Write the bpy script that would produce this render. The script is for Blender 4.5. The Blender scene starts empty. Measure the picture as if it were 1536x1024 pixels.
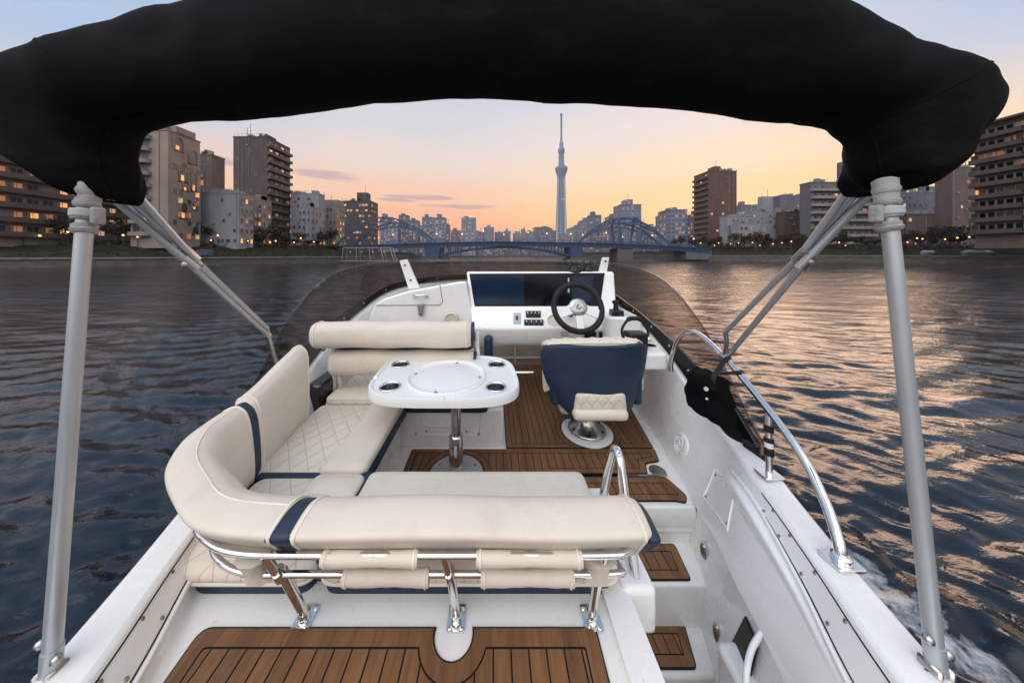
import bpy, bmesh, math, random
import numpy as np
from mathutils import Vector, noise
random.seed(7)
F = 410.0; CX = 740.0; CY = 382.0; HW = 2.6       # focal length in photo pixels, principal point, eye height above the river
S = bpy.context.scene
COL = S.collection
PI = math.pi

def V(x, d, H): return Vector((x, d, HW - H))      # H = metres below the eye
def G(px, py, H):                                   # point of a level H metres below the eye
    d = F * H / (py - CY); return V((px - CX) * d / F, d, H)
def D(px, py, d): return V((px - CX) * d / F, d, (py - CY) * d / F)

# ---------------------------------------------------------------- materials
MATS = {}
def nodes(name):
    m = bpy.data.materials.new(name); m.use_nodes = True
    nt = m.node_tree; return m, nt, nt.nodes['Principled BSDF']
def mixc(nt, fac, a, b, bt='MIX'):
    n = nt.nodes.new('ShaderNodeMix'); n.data_type = 'RGBA'; n.blend_type = bt
    for s, v in ((n.inputs[0], fac), (n.inputs[6], a), (n.inputs[7], b)):
        if hasattr(v, 'links') or isinstance(v, bpy.types.NodeSocket): nt.links.new(v, s)
        elif isinstance(v, (int, float)): s.default_value = v
        else: s.default_value = (*v, 1)
    return n.outputs[2]
def math_(nt, op, a, b=None, c=None, clamp=False):
    n = nt.nodes.new('ShaderNodeMath'); n.operation = op; n.use_clamp = clamp
    for i, v in enumerate((a, b, c)):
        if v is None: continue
        if isinstance(v, (int, float)): n.inputs[i].default_value = v
        else: nt.links.new(v, n.inputs[i])
    return n.outputs[0]
def noise_(nt, scale, detail=4, vec=None, rough=.55, dist=0):
    n = nt.nodes.new('ShaderNodeTexNoise'); n.inputs['Scale'].default_value = scale
    n.inputs['Detail'].default_value = detail; n.inputs['Roughness'].default_value = rough; n.inputs['Distortion'].default_value = dist
    if vec is not None: nt.links.new(vec, n.inputs['Vector'])
    return n.outputs['Fac']
def coord(nt, scale=(1,1,1), kind='Object', rot=(0,0,0)):
    t = nt.nodes.new('ShaderNodeTexCoord'); m = nt.nodes.new('ShaderNodeMapping')
    m.inputs['Scale'].default_value = scale; m.inputs['Rotation'].default_value = rot
    nt.links.new(t.outputs[kind], m.inputs['Vector']); return m.outputs[0]
def remap(nt, v, a, b, c=0, d=1, smooth=False):
    n = nt.nodes.new('ShaderNodeMapRange'); n.clamp = True
    if smooth: n.interpolation_type = 'SMOOTHSTEP'
    n.inputs[1].default_value = a; n.inputs[2].default_value = b; n.inputs[3].default_value = c; n.inputs[4].default_value = d
    nt.links.new(v, n.inputs[0]); return n.outputs[0]
def bump_(nt, h, strength, dist, bs, normal=None):
    b = nt.nodes.new('ShaderNodeBump'); b.inputs['Strength'].default_value = strength; b.inputs['Distance'].default_value = dist
    nt.links.new(h, b.inputs['Height'])
    if normal is not None: nt.links.new(normal, b.inputs['Normal'])
    nt.links.new(b.outputs[0], bs.inputs['Normal']); return b.outputs[0]

def mat(name, col, rough=.5, metal=0, var=.12, vscale=6, bump=0, bscale=60, bdist=.002, coat=0, spec=.5, stretch=(1,1,1)):
    if name in MATS: return MATS[name]
    m, nt, bs = nodes(name)
    v = coord(nt, stretch)
    f = remap(nt, noise_(nt, vscale, 5, v), .3, .7)
    nt.links.new(mixc(nt, f, [c*(1-var) for c in col], [min(1, c*(1+var)) for c in col]), bs.inputs['Base Color'])
    nt.links.new(remap(nt, noise_(nt, vscale*2.3, 4, v), .3, .7, max(.02, rough*.8), min(1, rough*1.2)), bs.inputs['Roughness'])
    bs.inputs['Metallic'].default_value = metal; bs.inputs['Coat Weight'].default_value = coat; bs.inputs['Coat Roughness'].default_value = .08
    bs.inputs['Specular IOR Level'].default_value = spec
    if bump: bump_(nt, noise_(nt, bscale, 3, v), bump, bdist, bs)
    MATS[name] = m; return m

def gelcoat():
    m, nt, bs = nodes('gelcoat')
    v = coord(nt)
    f = remap(nt, noise_(nt, 2.2, 5, v), .35, .72)
    base = mixc(nt, f, (.82, .81, .79), (.80, .79, .768))
    st = remap(nt, noise_(nt, 1.0, 6, coord(nt, (9, 9, 1.2)), .65),   .62, .82, 0, .16)
    base = mixc(nt, st, base, (.56, .49, .40))
    sp = remap(nt, noise_(nt, 55, 2, v),   .72, .77, 0, .22)
    nt.links.new(mixc(nt, sp, base, (.45, .41, .36)), bs.inputs['Base Color'])
    nt.links.new(remap(nt, noise_(nt, 7, 5, v), .3, .7, .16, .40), bs.inputs['Roughness'])
    bs.inputs['Coat Weight'].default_value = .35; bs.inputs['Coat Roughness'].default_value = .06
    bump_(nt, noise_(nt, 3, 2, v), .05, .01, bs)
    MATS['gelcoat'] = m
def vinyl(name, col, quilt=None, k=10.5):
    m, nt, bs = nodes(name)
    v = coord(nt)
    f = remap(nt, noise_(nt, 3.0, 6, v, .6), .3, .72)
    base = mixc(nt, f, [c*1.03 for c in col], [c*.92 for c in col])
    st = remap(nt, noise_(nt, 1.6, 8, coord(nt, (3, 2, 5)), .74), .52, .78, 0, .36)
    base = mixc(nt, st, base, (col[0]*.60, col[1]*.52, col[2]*.42))
    weave = noise_(nt, 420, 2, v)
    wr = math_(nt, 'ADD', noise_(nt, 9, 3, coord(nt, (1, 1, 1)), .5, 1.2), math_(nt, 'MULTIPLY', noise_(nt, 30, 5, coord(nt, (.4, 1.4, 1)), .6, 2.0), .45))
    h = math_(nt, 'ADD', math_(nt, 'MULTIPLY', weave, .10), math_(nt, 'MULTIPLY', wr, .55))
    if quilt:
        s = nt.nodes.new('ShaderNodeSeparateXYZ'); t = nt.nodes.new('ShaderNodeTexCoord'); nt.links.new(t.outputs['Object'], s.inputs[0])
        a_, b_ = s.outputs[0], s.outputs[{'xy': 1, 'xz': 2}[quilt]]
        p = math_(nt, 'PINGPONG', math_(nt, 'MULTIPLY', math_(nt, 'ADD', a_, math_(nt, 'MULTIPLY', b_, .8)), k), .5)
        q = math_(nt, 'PINGPONG', math_(nt, 'MULTIPLY', math_(nt, 'SUBTRACT', a_, math_(nt, 'MULTIPLY', b_, .8)), k), .5)
        mn = math_(nt, 'MINIMUM', p, q)
        puff = remap(nt, mn, 0, .22, 0, 1, True)
        line = remap(nt, mn, .012, .035, .62, 0)
        base = mixc(nt, line, base, (col[0]*.55, col[1]*.47, col[2]*.36))
        h = math_(nt, 'ADD', h, math_(nt, 'MULTIPLY', puff, .9))
    nt.links.new(base, bs.inputs['Base Color'])
    bs.inputs['Roughness'].default_value = .62; bs.inputs['Specular IOR Level'].default_value = .35
    bump_(nt, h, .45, .006, bs)
    MATS[name] = m
def teak():
    m, nt, bs = nodes('teak')
    v = coord(nt, (40, 3, 3))
    g = noise_(nt, 2.2, 6, v, .62, .4)
    base = mixc(nt, remap(nt, g, .3, .7), (.225, .112, .052), (.140, .066, .029))
    s = nt.nodes.new('ShaderNodeSeparateXYZ'); t = nt.nodes.new('ShaderNodeTexCoord'); nt.links.new(t.outputs['Object'], s.inputs[0])
    pl = math_(nt, 'FLOOR', math_(nt, 'DIVIDE', s.outputs[0], .052))
    w = nt.nodes.new('ShaderNodeTexWhiteNoise'); w.noise_dimensions = '1D'; nt.links.new(pl, w.inputs['W'])
    base = mixc(nt, .8, base, mixc(nt, w.outputs['Value'], (.74, .74, .74), (1.18, 1.15, 1.08)), 'MULTIPLY')
    wear = remap(nt, noise_(nt, 3.5, 6, coord(nt)), .45, .75, 0, .35)
    base = mixc(nt, wear, base, (.15, .085, .05))
    nt.links.new(base, bs.inputs['Base Color'])
    bs.inputs['Roughness'].default_value = .6; bs.inputs['Specular IOR Level'].default_value = .3
    bump_(nt, noise_(nt, 3, 6, coord(nt, (90, 6, 6))), .3, .002, bs)
    MATS['teak'] = m
def glassy(name, tint, gloss=.06, rough=.02, ior=1.45):
    m = bpy.data.materials.new(name); m.use_nodes = True; nt = m.node_tree; nt.nodes.clear()
    o = nt.nodes.new('ShaderNodeOutputMaterial'); tr = nt.nodes.new('ShaderNodeBsdfTransparent'); gl = nt.nodes.new('ShaderNodeBsdfGlossy')
    lw = nt.nodes.new('ShaderNodeLayerWeight'); lw.inputs[0].default_value = .5; mx = nt.nodes.new('ShaderNodeMixShader')
    fr = math_(nt, 'ADD', .025, math_(nt, 'MULTIPLY', math_(nt, 'POWER', lw.outputs['Facing'], 5), .9))
    sc = noise_(nt, 14, 4, coord(nt))
    nt.links.new(mixc(nt, remap(nt, sc, .35, .7), tint, [c*.93 for c in tint]), tr.inputs[0])
    gl.inputs[1].default_value = rough
    nt.links.new(fr, mx.inputs[0]); nt.links.new(tr.outputs[0], mx.inputs[1]); nt.links.new(gl.outputs[0], mx.inputs[2]); nt.links.new(mx.outputs[0], o.inputs[0])
    MATS[name] = m
def emit(name, col, st):
    m, nt, bs = nodes(name); bs.inputs['Base Color'].default_value = (*[c*.5 for c in col], 1)
    f = remap(nt, noise_(nt, 1.3, 3, coord(nt)), .3, .7, st*.55, st*1.3)
    bs.inputs['Emission Color'].default_value = (*col, 1); nt.links.new(f, bs.inputs['Emission Strength']); MATS[name] = m
def facade(name, col, sx, sz, lit=.12, win=(.095, .11, .14), frac=.6):
    """wall with a small-paned window grid in it, for the far blocks"""
    m, nt, bs = nodes(name)
    t = nt.nodes.new('ShaderNodeTexCoord'); s = nt.nodes.new('ShaderNodeSeparateXYZ'); nt.links.new(t.outputs['Object'], s.inputs[0])
    u = math_(nt, 'ADD', s.outputs[0], s.outputs[1])
    def cell(x, p): return math_(nt, 'FLOOR', math_(nt, 'DIVIDE', x, p)), math_(nt, 'FRACT', math_(nt, 'DIVIDE', x, p))
    iu, fu = cell(u, sx); iz, fz = cell(s.outputs[2], sz)
    mu = math_(nt, 'MULTIPLY', math_(nt, 'GREATER_THAN', fu, .5-frac/2), math_(nt, 'LESS_THAN', fu, .5+frac/2))
    mz = math_(nt, 'MULTIPLY', math_(nt, 'GREATER_THAN', fz, .30), math_(nt, 'LESS_THAN', fz, .78))
    msk = math_(nt, 'MULTIPLY', mu, mz)
    c = nt.nodes.new('ShaderNodeCombineXYZ'); nt.links.new(iu, c.inputs[0]); nt.links.new(iz, c.inputs[1])
    w = nt.nodes.new('ShaderNodeTexWhiteNoise'); w.noise_dimensions = '2D'; nt.links.new(c.outputs[0], w.inputs['Vector'])
    vert = nt.nodes.new('ShaderNodeNewGeometry'); sn = nt.nodes.new('ShaderNodeSeparateXYZ'); nt.links.new(vert.outputs['Normal'], sn.inputs[0])
    msk = math_(nt, 'MULTIPLY', msk, math_(nt, 'LESS_THAN', sn.outputs[2], .5))
    f = remap(nt, noise_(nt, .4, 5, coord(nt, (1, 1, .3))), .3, .7)
    wall = mixc(nt, f, [x*.85 for x in col], [x*1.1 for x in col])
    nt.links.new(mixc(nt, msk, wall, win), bs.inputs['Base Color'])
    on = math_(nt, 'MULTIPLY', msk, math_(nt, 'LESS_THAN', w.outputs['Value'], lit))
    bs.inputs['Emission Color'].default_value = (1, .55, .22, 1)
    nt.links.new(math_(nt, 'MULTIPLY', on, .38), bs.inputs['Emission Strength'])
    nt.links.new(math_(nt, 'SUBTRACT', .85, math_(nt, 'MULTIPLY', msk, .6)), bs.inputs['Roughness'])
    MATS[name] = m

gelcoat(); teak()
CREAM = (.70, .625, .525); NAVYC = (.0085, .023, .052)
vinyl('cream_vinyl', CREAM); vinyl('quilted_vinyl', CREAM, 'xy'); vinyl('quilted_vinyl_upright', CREAM, 'xz', 13)
mat('navy_vinyl', NAVYC, .55, var=.15, bump=.2, bscale=300, bdist=.001)
mat('piping', (.74, .67, .57), .6)
mat('caulk', (.012, .011, .011), .6, spec=.2)
mat('steel', (.78, .78, .77), .10, 1, var=.05, vscale=20)
mat('dull_steel', (.45, .44, .42), .28, 1, var=.1, vscale=20)
mat('aluminium', (.46, .485, .50), .42, .6, var=.08, vscale=12, stretch=(1, 1, .2))
mat('grey_webbing', (.36, .355, .34), .9, var=.2, vscale=40, bump=.8, bscale=260, bdist=.004)
mat('plastic_grey', (.42, .43, .43), .5)
m, nt, bs = nodes('canvas')
v = coord(nt); dust = remap(nt, noise_(nt, 5, 6, coord(nt, (1, 1, 2.2)), .65), .52, .8)
nt.links.new(mixc(nt, dust, (.0025, .0026, .0030), (.0120, .0120, .0125)), bs.inputs['Base Color'])
bs.inputs['Roughness'].default_value = .88; bs.inputs['Specular IOR Level'].default_value = .10
cr = nt.nodes.new('ShaderNodeTexNoise'); cr.noise_type = 'RIDGED_MULTIFRACTAL'; cr.inputs['Scale'].default_value = 2.6; cr.inputs['Detail'].default_value = 3; nt.links.new(coord(nt, (1.6, 1, .7), rot=(0, .5, 0)), cr.inputs['Vector'])
bump_(nt, math_(nt, 'ADD', math_(nt, 'MULTIPLY', noise_(nt, 300, 2, v), .05), math_(nt, 'MULTIPLY', cr.outputs['Fac'], .35)), .7, .02, bs); MATS['canvas'] = m
mat('canvas_stitch', (.35, .34, .32), .8)
mat('black_plastic', (.010, .010, .011), .38, var=.2, spec=.4)
mat('black_rubber', (.012, .012, .012), .6, spec=.3)
mat('black_trim', (.006, .006, .007), .16, coat=.5)
mat('white_plastic', (.79, .79, .78), .32, coat=.25, var=.015, vscale=4)
mat('beige_recess', (.42, .37, .30), .5)
mat('screen_black', (.004, .005, .008), .16, spec=.18, var=.05)
mat('screen_blue', (.008, .020, .040), .14, spec=.2, var=.25, vscale=1.5)
mat('label_white', (.75, .74, .70), .5); mat('label_orange', (.75, .22, .05), .5); mat('label_blue', (.12, .25, .45), .5)
mat('lens_beige', (.62, .55, .45), .4)
mat('red_plastic', (.45, .03, .02), .4)
mat('screw', (.30, .27, .23), .35, .8)
glassy('tinted_glass', (.67, .635, .62)); glassy('clear_glass', (.80, .82, .82)); glassy('smoked_glass', (.12, .11, .12))

# ---------------------------------------------------------------- mesh helpers
ORG = {}
EACH = {'screw', 'piping', 'hem', 'arm_bolt', 'rope_wrap', 'indicator', 'throttle_hub', 'panel_seam', 'kickboard_batten', 'pole_pin', 'deck_inlay', 'beacon', 'eyelet', 'strut_cover', 'cross_brace', 'hanger', 'portal_frame'}
class MB:
    def __init__(s): s.v = []; s.f = []; s.m = []
    def add(s, vs, fs, mi=0):
        o = len(s.v); s.v += [Vector(p) for p in vs]; s.f += [tuple(i+o for i in f) for f in fs]; s.m += [mi]*len(fs); return s
    def box(s, x0, x1, y0, y1, z0, z1, mi=0):
        x0, x1 = sorted((x0, x1)); y0, y1 = sorted((y0, y1)); z0, z1 = sorted((z0, z1))
        p = [(x, y, z) for z in (z0, z1) for y in (y0, y1) for x in (x0, x1)]
        return s.add(p, [(0,2,3,1),(4,5,7,6),(0,1,5,4),(2,6,7,3),(0,4,6,2),(1,3,7,5)], mi)
    def boxH(s, x0, x1, d0, d1, H0, H1, mi=0): return s.box(x0, x1, d0, d1, HW-H0, HW-H1, mi)
    def hexa(s, a, b, mi=0):                        # two loops of n points joined
        n = len(a); fs = [tuple(reversed(range(n))), tuple(range(n, 2*n))] + [(i, (i+1) % n, n+(i+1) % n, n+i) for i in range(n)]
        return s.add(list(a)+list(b), fs, mi)
    def slab(s, quad, t, mi=0, lift=0):             # a plate standing t proud of a flat outline
        q = [Vector(p) for p in quad]; nrm = poly_n(q)
        if nrm.dot(Vector((0,0,HW))-q[0]) < 0: nrm = -nrm
        return s.hexa([p+nrm*(lift-.001) for p in q], [p+nrm*(t+lift) for p in q], mi)
    def tube(s, pts, r, n=12, mi=0, closed=False, cap=True):
        pts = [Vector(p) for p in pts]; N = len(pts)
        if N < 2: return s
        rs = r if isinstance(r, (list, tuple)) else [r]*N
        rings = []; up = None
        for i in range(N):
            if closed: t = pts[(i+1) % N]-pts[i-1]
            else: t = pts[min(i+1, N-1)]-pts[max(i-1, 0)]
            t.normalize()
            if up is None: up = Vector((0,0,1)) if abs(t.z) < .9 else Vector((0,1,0))
            a = (up - t*up.dot(t)).normalized(); b = t.cross(a); up = a
            rings.append([pts[i]+(a*math.cos(2*PI*k/n)+b*math.sin(2*PI*k/n))*rs[i] for k in range(n)])
        o = len(s.v); vs = [p for q in rings for p in q]; fs = []
        for i in range(N if closed else N-1):
            j = (i+1) % N
            for k in range(n): fs.append((i*n+k, i*n+(k+1) % n, j*n+(k+1) % n, j*n+k))
        if cap and not closed: fs += [tuple(reversed(range(n))), tuple(range((N-1)*n, N*n))]
        return s.add(vs, fs, mi)
    def lathe(s, c, prof, n=32, mi=0, axis=Vector((0,0,1)), cap=True):   # prof: (radius, height) list
        axis = Vector(axis).normalized(); a = axis.orthogonal().normalized(); b = axis.cross(a); c = Vector(c)
        vs = [c+axis*h+(a*math.cos(2*PI*k/n)+b*math.sin(2*PI*k/n))*r for r, h in prof for k in range(n)]
        fs = [(i*n+k, i*n+(k+1) % n, (i+1)*n+(k+1) % n, (i+1)*n+k) for i in range(len(prof)-1) for k in range(n)]
        if cap: fs += [tuple(reversed(range(n))), tuple(range((len(prof)-1)*n, len(prof)*n))]
        return s.add(vs, fs, mi)
    def loft(s, rings, closed=False, cap=False, mi=0):
        n = len(rings[0]); vs = [p for q in rings for p in q]; fs = []
        for i in range(len(rings)-1):
            for k in range(n if closed else n-1):
                fs.append((i*n+k, i*n+(k+1) % n, (i+1)*n+(k+1) % n, (i+1)*n+k))
        if cap: fs += [tuple(reversed(range(n))), tuple(range((len(rings)-1)*n, len(rings)*n))]
        return s.add(vs, fs, mi)
    def ball(s, c, r, mi=0, n=12, sc=(1,1,1)):
        c = Vector(c); m = n//2
        rings = [[c+Vector((math.cos(2*PI*k/n)*math.sin(PI*i/m)*r*sc[0], math.sin(2*PI*k/n)*math.sin(PI*i/m)*r*sc[1], math.cos(PI*i/m)*r*sc[2])) for k in range(n)] for i in range(m+1)]
        return s.loft(rings, True, False, mi)
    def prism(s, poly, a, b, axis='x', mi=0):       # poly of (d,H) pushed along x, or of (x,d) pushed along H
        if axis == 'x': return s.hexa([V(a, d, H) for d, H in poly], [V(b, d, H) for d, H in poly], mi)
        if axis == 'd': return s.hexa([V(x, a, H) for x, H in poly], [V(x, b, H) for x, H in poly], mi)
        return s.hexa([V(x, d, a) for x, d in poly], [V(x, d, b) for x, d in poly], mi)
    def rbox(s, x0, x1, y0, y1, z0, z1, r, seg=4, mi=0, fn=None):  # soft rounded box (world coords), fn shifts points
        bm = bmesh.new(); bmesh.ops.create_cube(bm, size=1)
        for v in bm.verts: v.co = Vector(((x0+x1)/2+v.co.x*abs(x1-x0), (y0+y1)/2+v.co.y*abs(y1-y0), (z0+z1)/2+v.co.z*abs(z1-z0)))
        bmesh.ops.bevel(bm, geom=bm.edges[:], offset=r, segments=seg, profile=.5, affect='EDGES', clamp_overlap=True)
        bm.verts.index_update()
        vs = [fn(v.co) if fn else v.co.copy() for v in bm.verts]; fs = [tuple(v.index for v in f.verts) for f in bm.faces]
        bm.free(); return s.add(vs, fs, mi)
    def islands(s):
        par = list(range(len(s.v)))
        def find(a):
            while par[a] != a: par[a] = par[par[a]]; a = par[a]
            return a
        for f in s.f:
            for i in f[1:]:
                a, b = find(f[0]), find(i)
                if a != b: par[b] = a
        out = {}
        for f, k in zip(s.f, s.m): out.setdefault(find(f[0]), []).append((f, k))
        res = []
        for fs in out.values():
            q = MB(); mp = {}
            for f, k in fs:
                for i in f:
                    if i not in mp: mp[i] = len(q.v); q.v.append(s.v[i])
                q.f.append(tuple(mp[i] for i in f)); q.m.append(k)
            res.append(q)
        return res
    def build(s, name, mats, parent=None, smooth=40, bevel=0, seg=2, subdiv=0, loc=None, label=None):
        if name in EACH:
            r = None
            for q in s.islands(): r = q.build1(name, mats, parent, smooth, bevel, seg, subdiv, loc, label)
            return r
        return s.build1(name, mats, parent, smooth, bevel, seg, subdiv, loc, label)
    def build1(s, name, mats, parent=None, smooth=40, bevel=0, seg=2, subdiv=0, loc=None, label=None):
        me = bpy.data.meshes.new(name)
        org = ORG.get(parent, Vector((0,0,0))) if parent is not None else (loc or Vector((0,0,0)))
        me.from_pydata([v-org for v in s.v], [], s.f); me.update()
        bm = bmesh.new(); bm.from_mesh(me); bmesh.ops.recalc_face_normals(bm, faces=bm.faces); bm.to_mesh(me); bm.free()
        for m in (mats if isinstance(mats, (list, tuple)) else [mats]): me.materials.append(MATS[m] if isinstance(m, str) else m)
        for p, i in zip(me.polygons, s.m): p.material_index = i
        if smooth:
            for p in me.polygons: p.use_smooth = True
            me.set_sharp_from_angle(angle=math.radians(smooth))
        o = bpy.data.objects.new(name, me); COL.objects.link(o)
        if parent is None: o.location = org
        else: o.parent = parent
        ORG[o] = org
        if bevel:
            b = o.modifiers.new('bevel', 'BEVEL'); b.width = bevel; b.segments = seg; b.limit_method = 'ANGLE'; b.angle_limit = math.radians(35)
            b.use_clamp_overlap = True
        if subdiv:
            b = o.modifiers.new('sub', 'SUBSURF'); b.levels = subdiv; b.render_levels = subdiv
        if label: o['label'] = label
        return o
def poly_n(q):
    n = Vector((0,0,0))
    for i in range(len(q)): n += (q[i]-q[0]).cross(q[(i+1) % len(q)]-q[0])
    return n.normalized()
def tag(o, label, cat, group=None):
    o['label'] = label; o['category'] = cat
    if group: o['group'] = group
    return o
def thing(name, label, cat, loc=(0,0,0), group=None):
    o = bpy.data.objects.new(name, None); COL.objects.link(o); o.location = Vector(loc); ORG[o] = Vector(loc); o.empty_display_size = .1
    return tag(o, label, cat, group)
def structure(o, kind='structure'): o['kind'] = kind; return o
def catmull(pts, n, closed=False):
    P = [Vector(p) for p in pts]; out = []; N = len(P); rng = range(N if closed else N-1)
    for i in rng:
        a, b, c, d = (P[i-1] if (closed or i) else P[0]*2-P[1]), P[i], P[(i+1) % N], (P[(i+2) % N] if (closed or i+2 < N) else P[N-1]*2-P[N-2])
        for k in range(n):
            t = k/n; out.append(.5*((2*b)+(c-a)*t+(2*a-5*b+4*c-d)*t*t+(3*b-a-3*c+d)*t**3))
    if not closed: out.append(P[-1])
    return out
def offset_poly(poly, w):                           # inset a 2-D outline (counter-clockwise) by w
    n = len(poly); out = []
    for i in range(n):
        p0, p1, p2 = Vector(poly[i-1]), Vector(poly[i]), Vector(poly[(i+1) % n])
        e1 = (p1-p0).normalized(); e2 = (p2-p1).normalized()
        n1 = Vector((-e1.y, e1.x)); n2 = Vector((-e2.y, e2.x)); k = (n1+n2)
        k = k/max(.25, k.length_squared)*2
        out.append((p1.x+k.x*w, p1.y+k.y*w))
    return out
def area2(p): return sum(p[i][0]*p[(i+1) % len(p)][1]-p[(i+1) % len(p)][0]*p[i][1] for i in range(len(p)))
def clip(poly, ax, v, keep_less):
    out = []; n = len(poly)
    for i in range(n):
        a, b = poly[i], poly[(i+1) % n]; ia = (a[ax] <= v) == keep_less; ib = (b[ax] <= v) == keep_less
        if ia: out.append(a)
        if ia != ib:
            t = (v-a[ax])/(b[ax]-a[ax]); out.append((a[0]+(b[0]-a[0])*t, a[1]+(b[1]-a[1])*t))
    return out
def round_poly(poly, r, n=5):
    out = []
    N = len(poly)
    for i in range(N):
        rr = r[i] if isinstance(r, (list, tuple)) else r
        p0, p1, p2 = Vector(poly[i-1]), Vector(poly[i]), Vector(poly[(i+1) % N])
        a = p1+(p0-p1).normalized()*min(rr, (p0-p1).length*.48); b = p1+(p2-p1).normalized()*min(rr, (p2-p1).length*.48)
        if rr < 1e-6: out.append(tuple(p1)); continue
        for k in range(n+1):
            t = k/n; q = a*(1-t)**2+p1*2*t*(1-t)+b*t*t; out.append((q.x, q.y))
    return out
def teak_mat(raw, H, parent, pitch=.052, border=.042, line=.0048, name='teak_decking', x_off=0, rad=None):
    rad = rad or ([.0]*len(raw) if not callable(raw) else None)
    fnc = raw if callable(raw) else None
    if fnc: rad = None
    elif area2(raw) < 0: raw = raw[::-1]; rad = rad[::-1]
    def rim(g):                                     # inset outline; convex corners tighten, notches widen
        if fnc: return fnc(g)
        q = offset_poly(raw, g) if g else [tuple(p) for p in raw]
        return round_poly(q, [max(.0015, r-g*.6) if r else 0 for r in rad], 4)
    poly, a, b, c = rim(0), rim(line), rim(border), rim(border+line)
    m = MB()
    m.hexa([V(x, d, H) for x, d in poly], [V(x, d, H-.005) for x, d in poly], 0)
    n = len(poly); t = H-.0068
    m.add([V(*p, t) for p in a]+[V(*p, t) for p in b], [(i, (i+1) % n, n+(i+1) % n, n+i) for i in range(n)], 1)
    xs = [p[0] for p in c]; x = math.floor((min(xs)-x_off)/pitch)*pitch+x_off
    while x < max(xs):
        q = clip(clip(c, 0, x+line/2, False), 0, x+pitch-line/2, True)
        # split pieces that a notch cuts into two along d
        if len(q) > 2:
            bm = bmesh.new(); vs = []
            for p in q:
                if not vs or (Vector(p)-vs[-1].co.xy).length > 1e-5: vs.append(bm.verts.new((p[0], p[1], 0)))
            if len(vs) > 2:
                try:
                    bm.faces.new(vs); r = bmesh.ops.triangulate(bm, faces=bm.faces[:]); bm.verts.index_update()
                    m.add([V(v.co.x, v.co.y, t) for v in bm.verts], [tuple(v.index for v in f.verts) for f in bm.faces], 1)
                except Exception: pass
            bm.free()
        x += pitch
    return m.build(name, ['caulk', 'teak'], parent, smooth=0)
# ================================================================ the motor boat
boat = thing('motor_boat', 'white motor boat with an open upper deck, teak mats and a dark tinted wraparound windscreen', 'boat', V(0, 1.5, HW))
# columns: E lower edge, M, C crest, I inner cap edge, O outer cap edge  (x, H) at distance d
ST = [
 (-.7, (.70,1.42),(.72,1.30),(.76,1.20),(.80,1.04),(.92,1.04)),
 (.35, (.79,1.42),(.805,1.28),(.85,1.18),(.90,1.04),(1.02,1.04)),
 (.68, (.87,1.40),(.885,1.27),(.935,1.16),(1.0,1.04),(1.125,1.04)),
 (.93, (.953,1.37),(.985,1.235),(1.05,1.13),(1.10,1.045),(1.207,1.04)),
 (1.16,(1.02,1.38),(1.07,1.23),(1.145,1.11),(1.185,1.05),(1.293,1.04)),
 (1.34,(1.09,1.40),(1.15,1.25),(1.215,1.12),(1.25,1.06),(1.36,1.04)),
 (1.60,(1.17,1.45),(1.25,1.32),(1.32,1.18),(1.365,1.08),(1.42,1.05)),
 (1.93,(1.25,1.45),(1.31,1.26),(1.37,1.07),(1.41,.985),(1.48,.97)),
 (2.35,(1.33,1.45),(1.365,1.2),(1.40,.95),(1.44,.82),(1.51,.80)),
 (2.80,(1.33,1.45),(1.355,1.13),(1.38,.82),(1.41,.66),(1.48,.64)),
 (3.30,(1.12,1.45),(1.13,1.0),(1.14,.62),(1.18,.45),(1.27,.43)),
 (3.70,(.68,1.45),(.69,.95),(.70,.55),(.73,.37),(.78,.34)),
 (3.86,(.0,1.45),(.0,.95),(.0,.52),(.0,.35),(.0,.33))]
def stations(lst, n):
    cols = [catmull([Vector((s[k][0], s[0], s[k][1])) for s in lst], n) for k in range(1, len(lst[0]))]
    return [[V(*c[i]) for c in cols] for i in range(len(cols[0]))]
def hull_side(p, sgn):
    # below the cap: topside down to the water, main deck hull is fuller low down
    return [p+Vector((sgn*.02, 0, -.03)), p+Vector((sgn*.03, 0, -.30)), p+Vector((sgn*.30, 0, -.75)), Vector((p.x+sgn*.42, p.y, HW-2.0)), Vector((p.x+sgn*.10, p.y, -.5))]
m = MB(); rr = stations(ST, 8)
m.loft([r + hull_side(r[-1], 1) for r in rr])
m.build('hull_side', 'gelcoat', boat, 28, .010, 2, label='starboard hull side with sloping deck coaming')
# port side: beside the aft deck the coaming runs down into a gutter
def left(s):
    d = s[0]; c = [(-a, h) for a, h in s[1:]]
    if d < 1.0:
        c[0] = (c[2][0]+.075, 1.176); c[1] = (c[2][0]+.035, 1.165); c[2] = (c[2][0]+.012, 1.12)
    elif d < 1.2: c[0] = (c[2][0]+.06, 1.176); c[1] = (c[2][0]+.03, 1.165); c[2] = (c[2][0], 1.12)
    return (d, *c)
m = MB(); rl = stations([left(s) for s in ST], 8)
m.loft([r + hull_side(r[-1], -1) for r in rl])
m.build('hull_side', 'gelcoat', boat, 28, .010, 2, label='port hull side with sloping deck coaming')
# bow and foredeck, low ahead of the wheel
m = MB()
bow = [(3.2, 1.75), (4.5, 1.62), (5.8, 1.25), (6.8, .75), (7.6, .12)]
bp = catmull([Vector((x, d, 0)) for d, x in bow], 6)
for sg in (1, -1):
    m.loft([[Vector((0, q.y, HW-1.72)), Vector((sg*q.x*.5, q.y, HW-1.73)), Vector((sg*q.x, q.y, HW-1.80)), Vector((sg*q.x*.92, q.y, .2)), Vector((sg*q.x*.6, q.y, -.5))] for q in bp])
m.build('foredeck', 'gelcoat', boat, 30)
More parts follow.
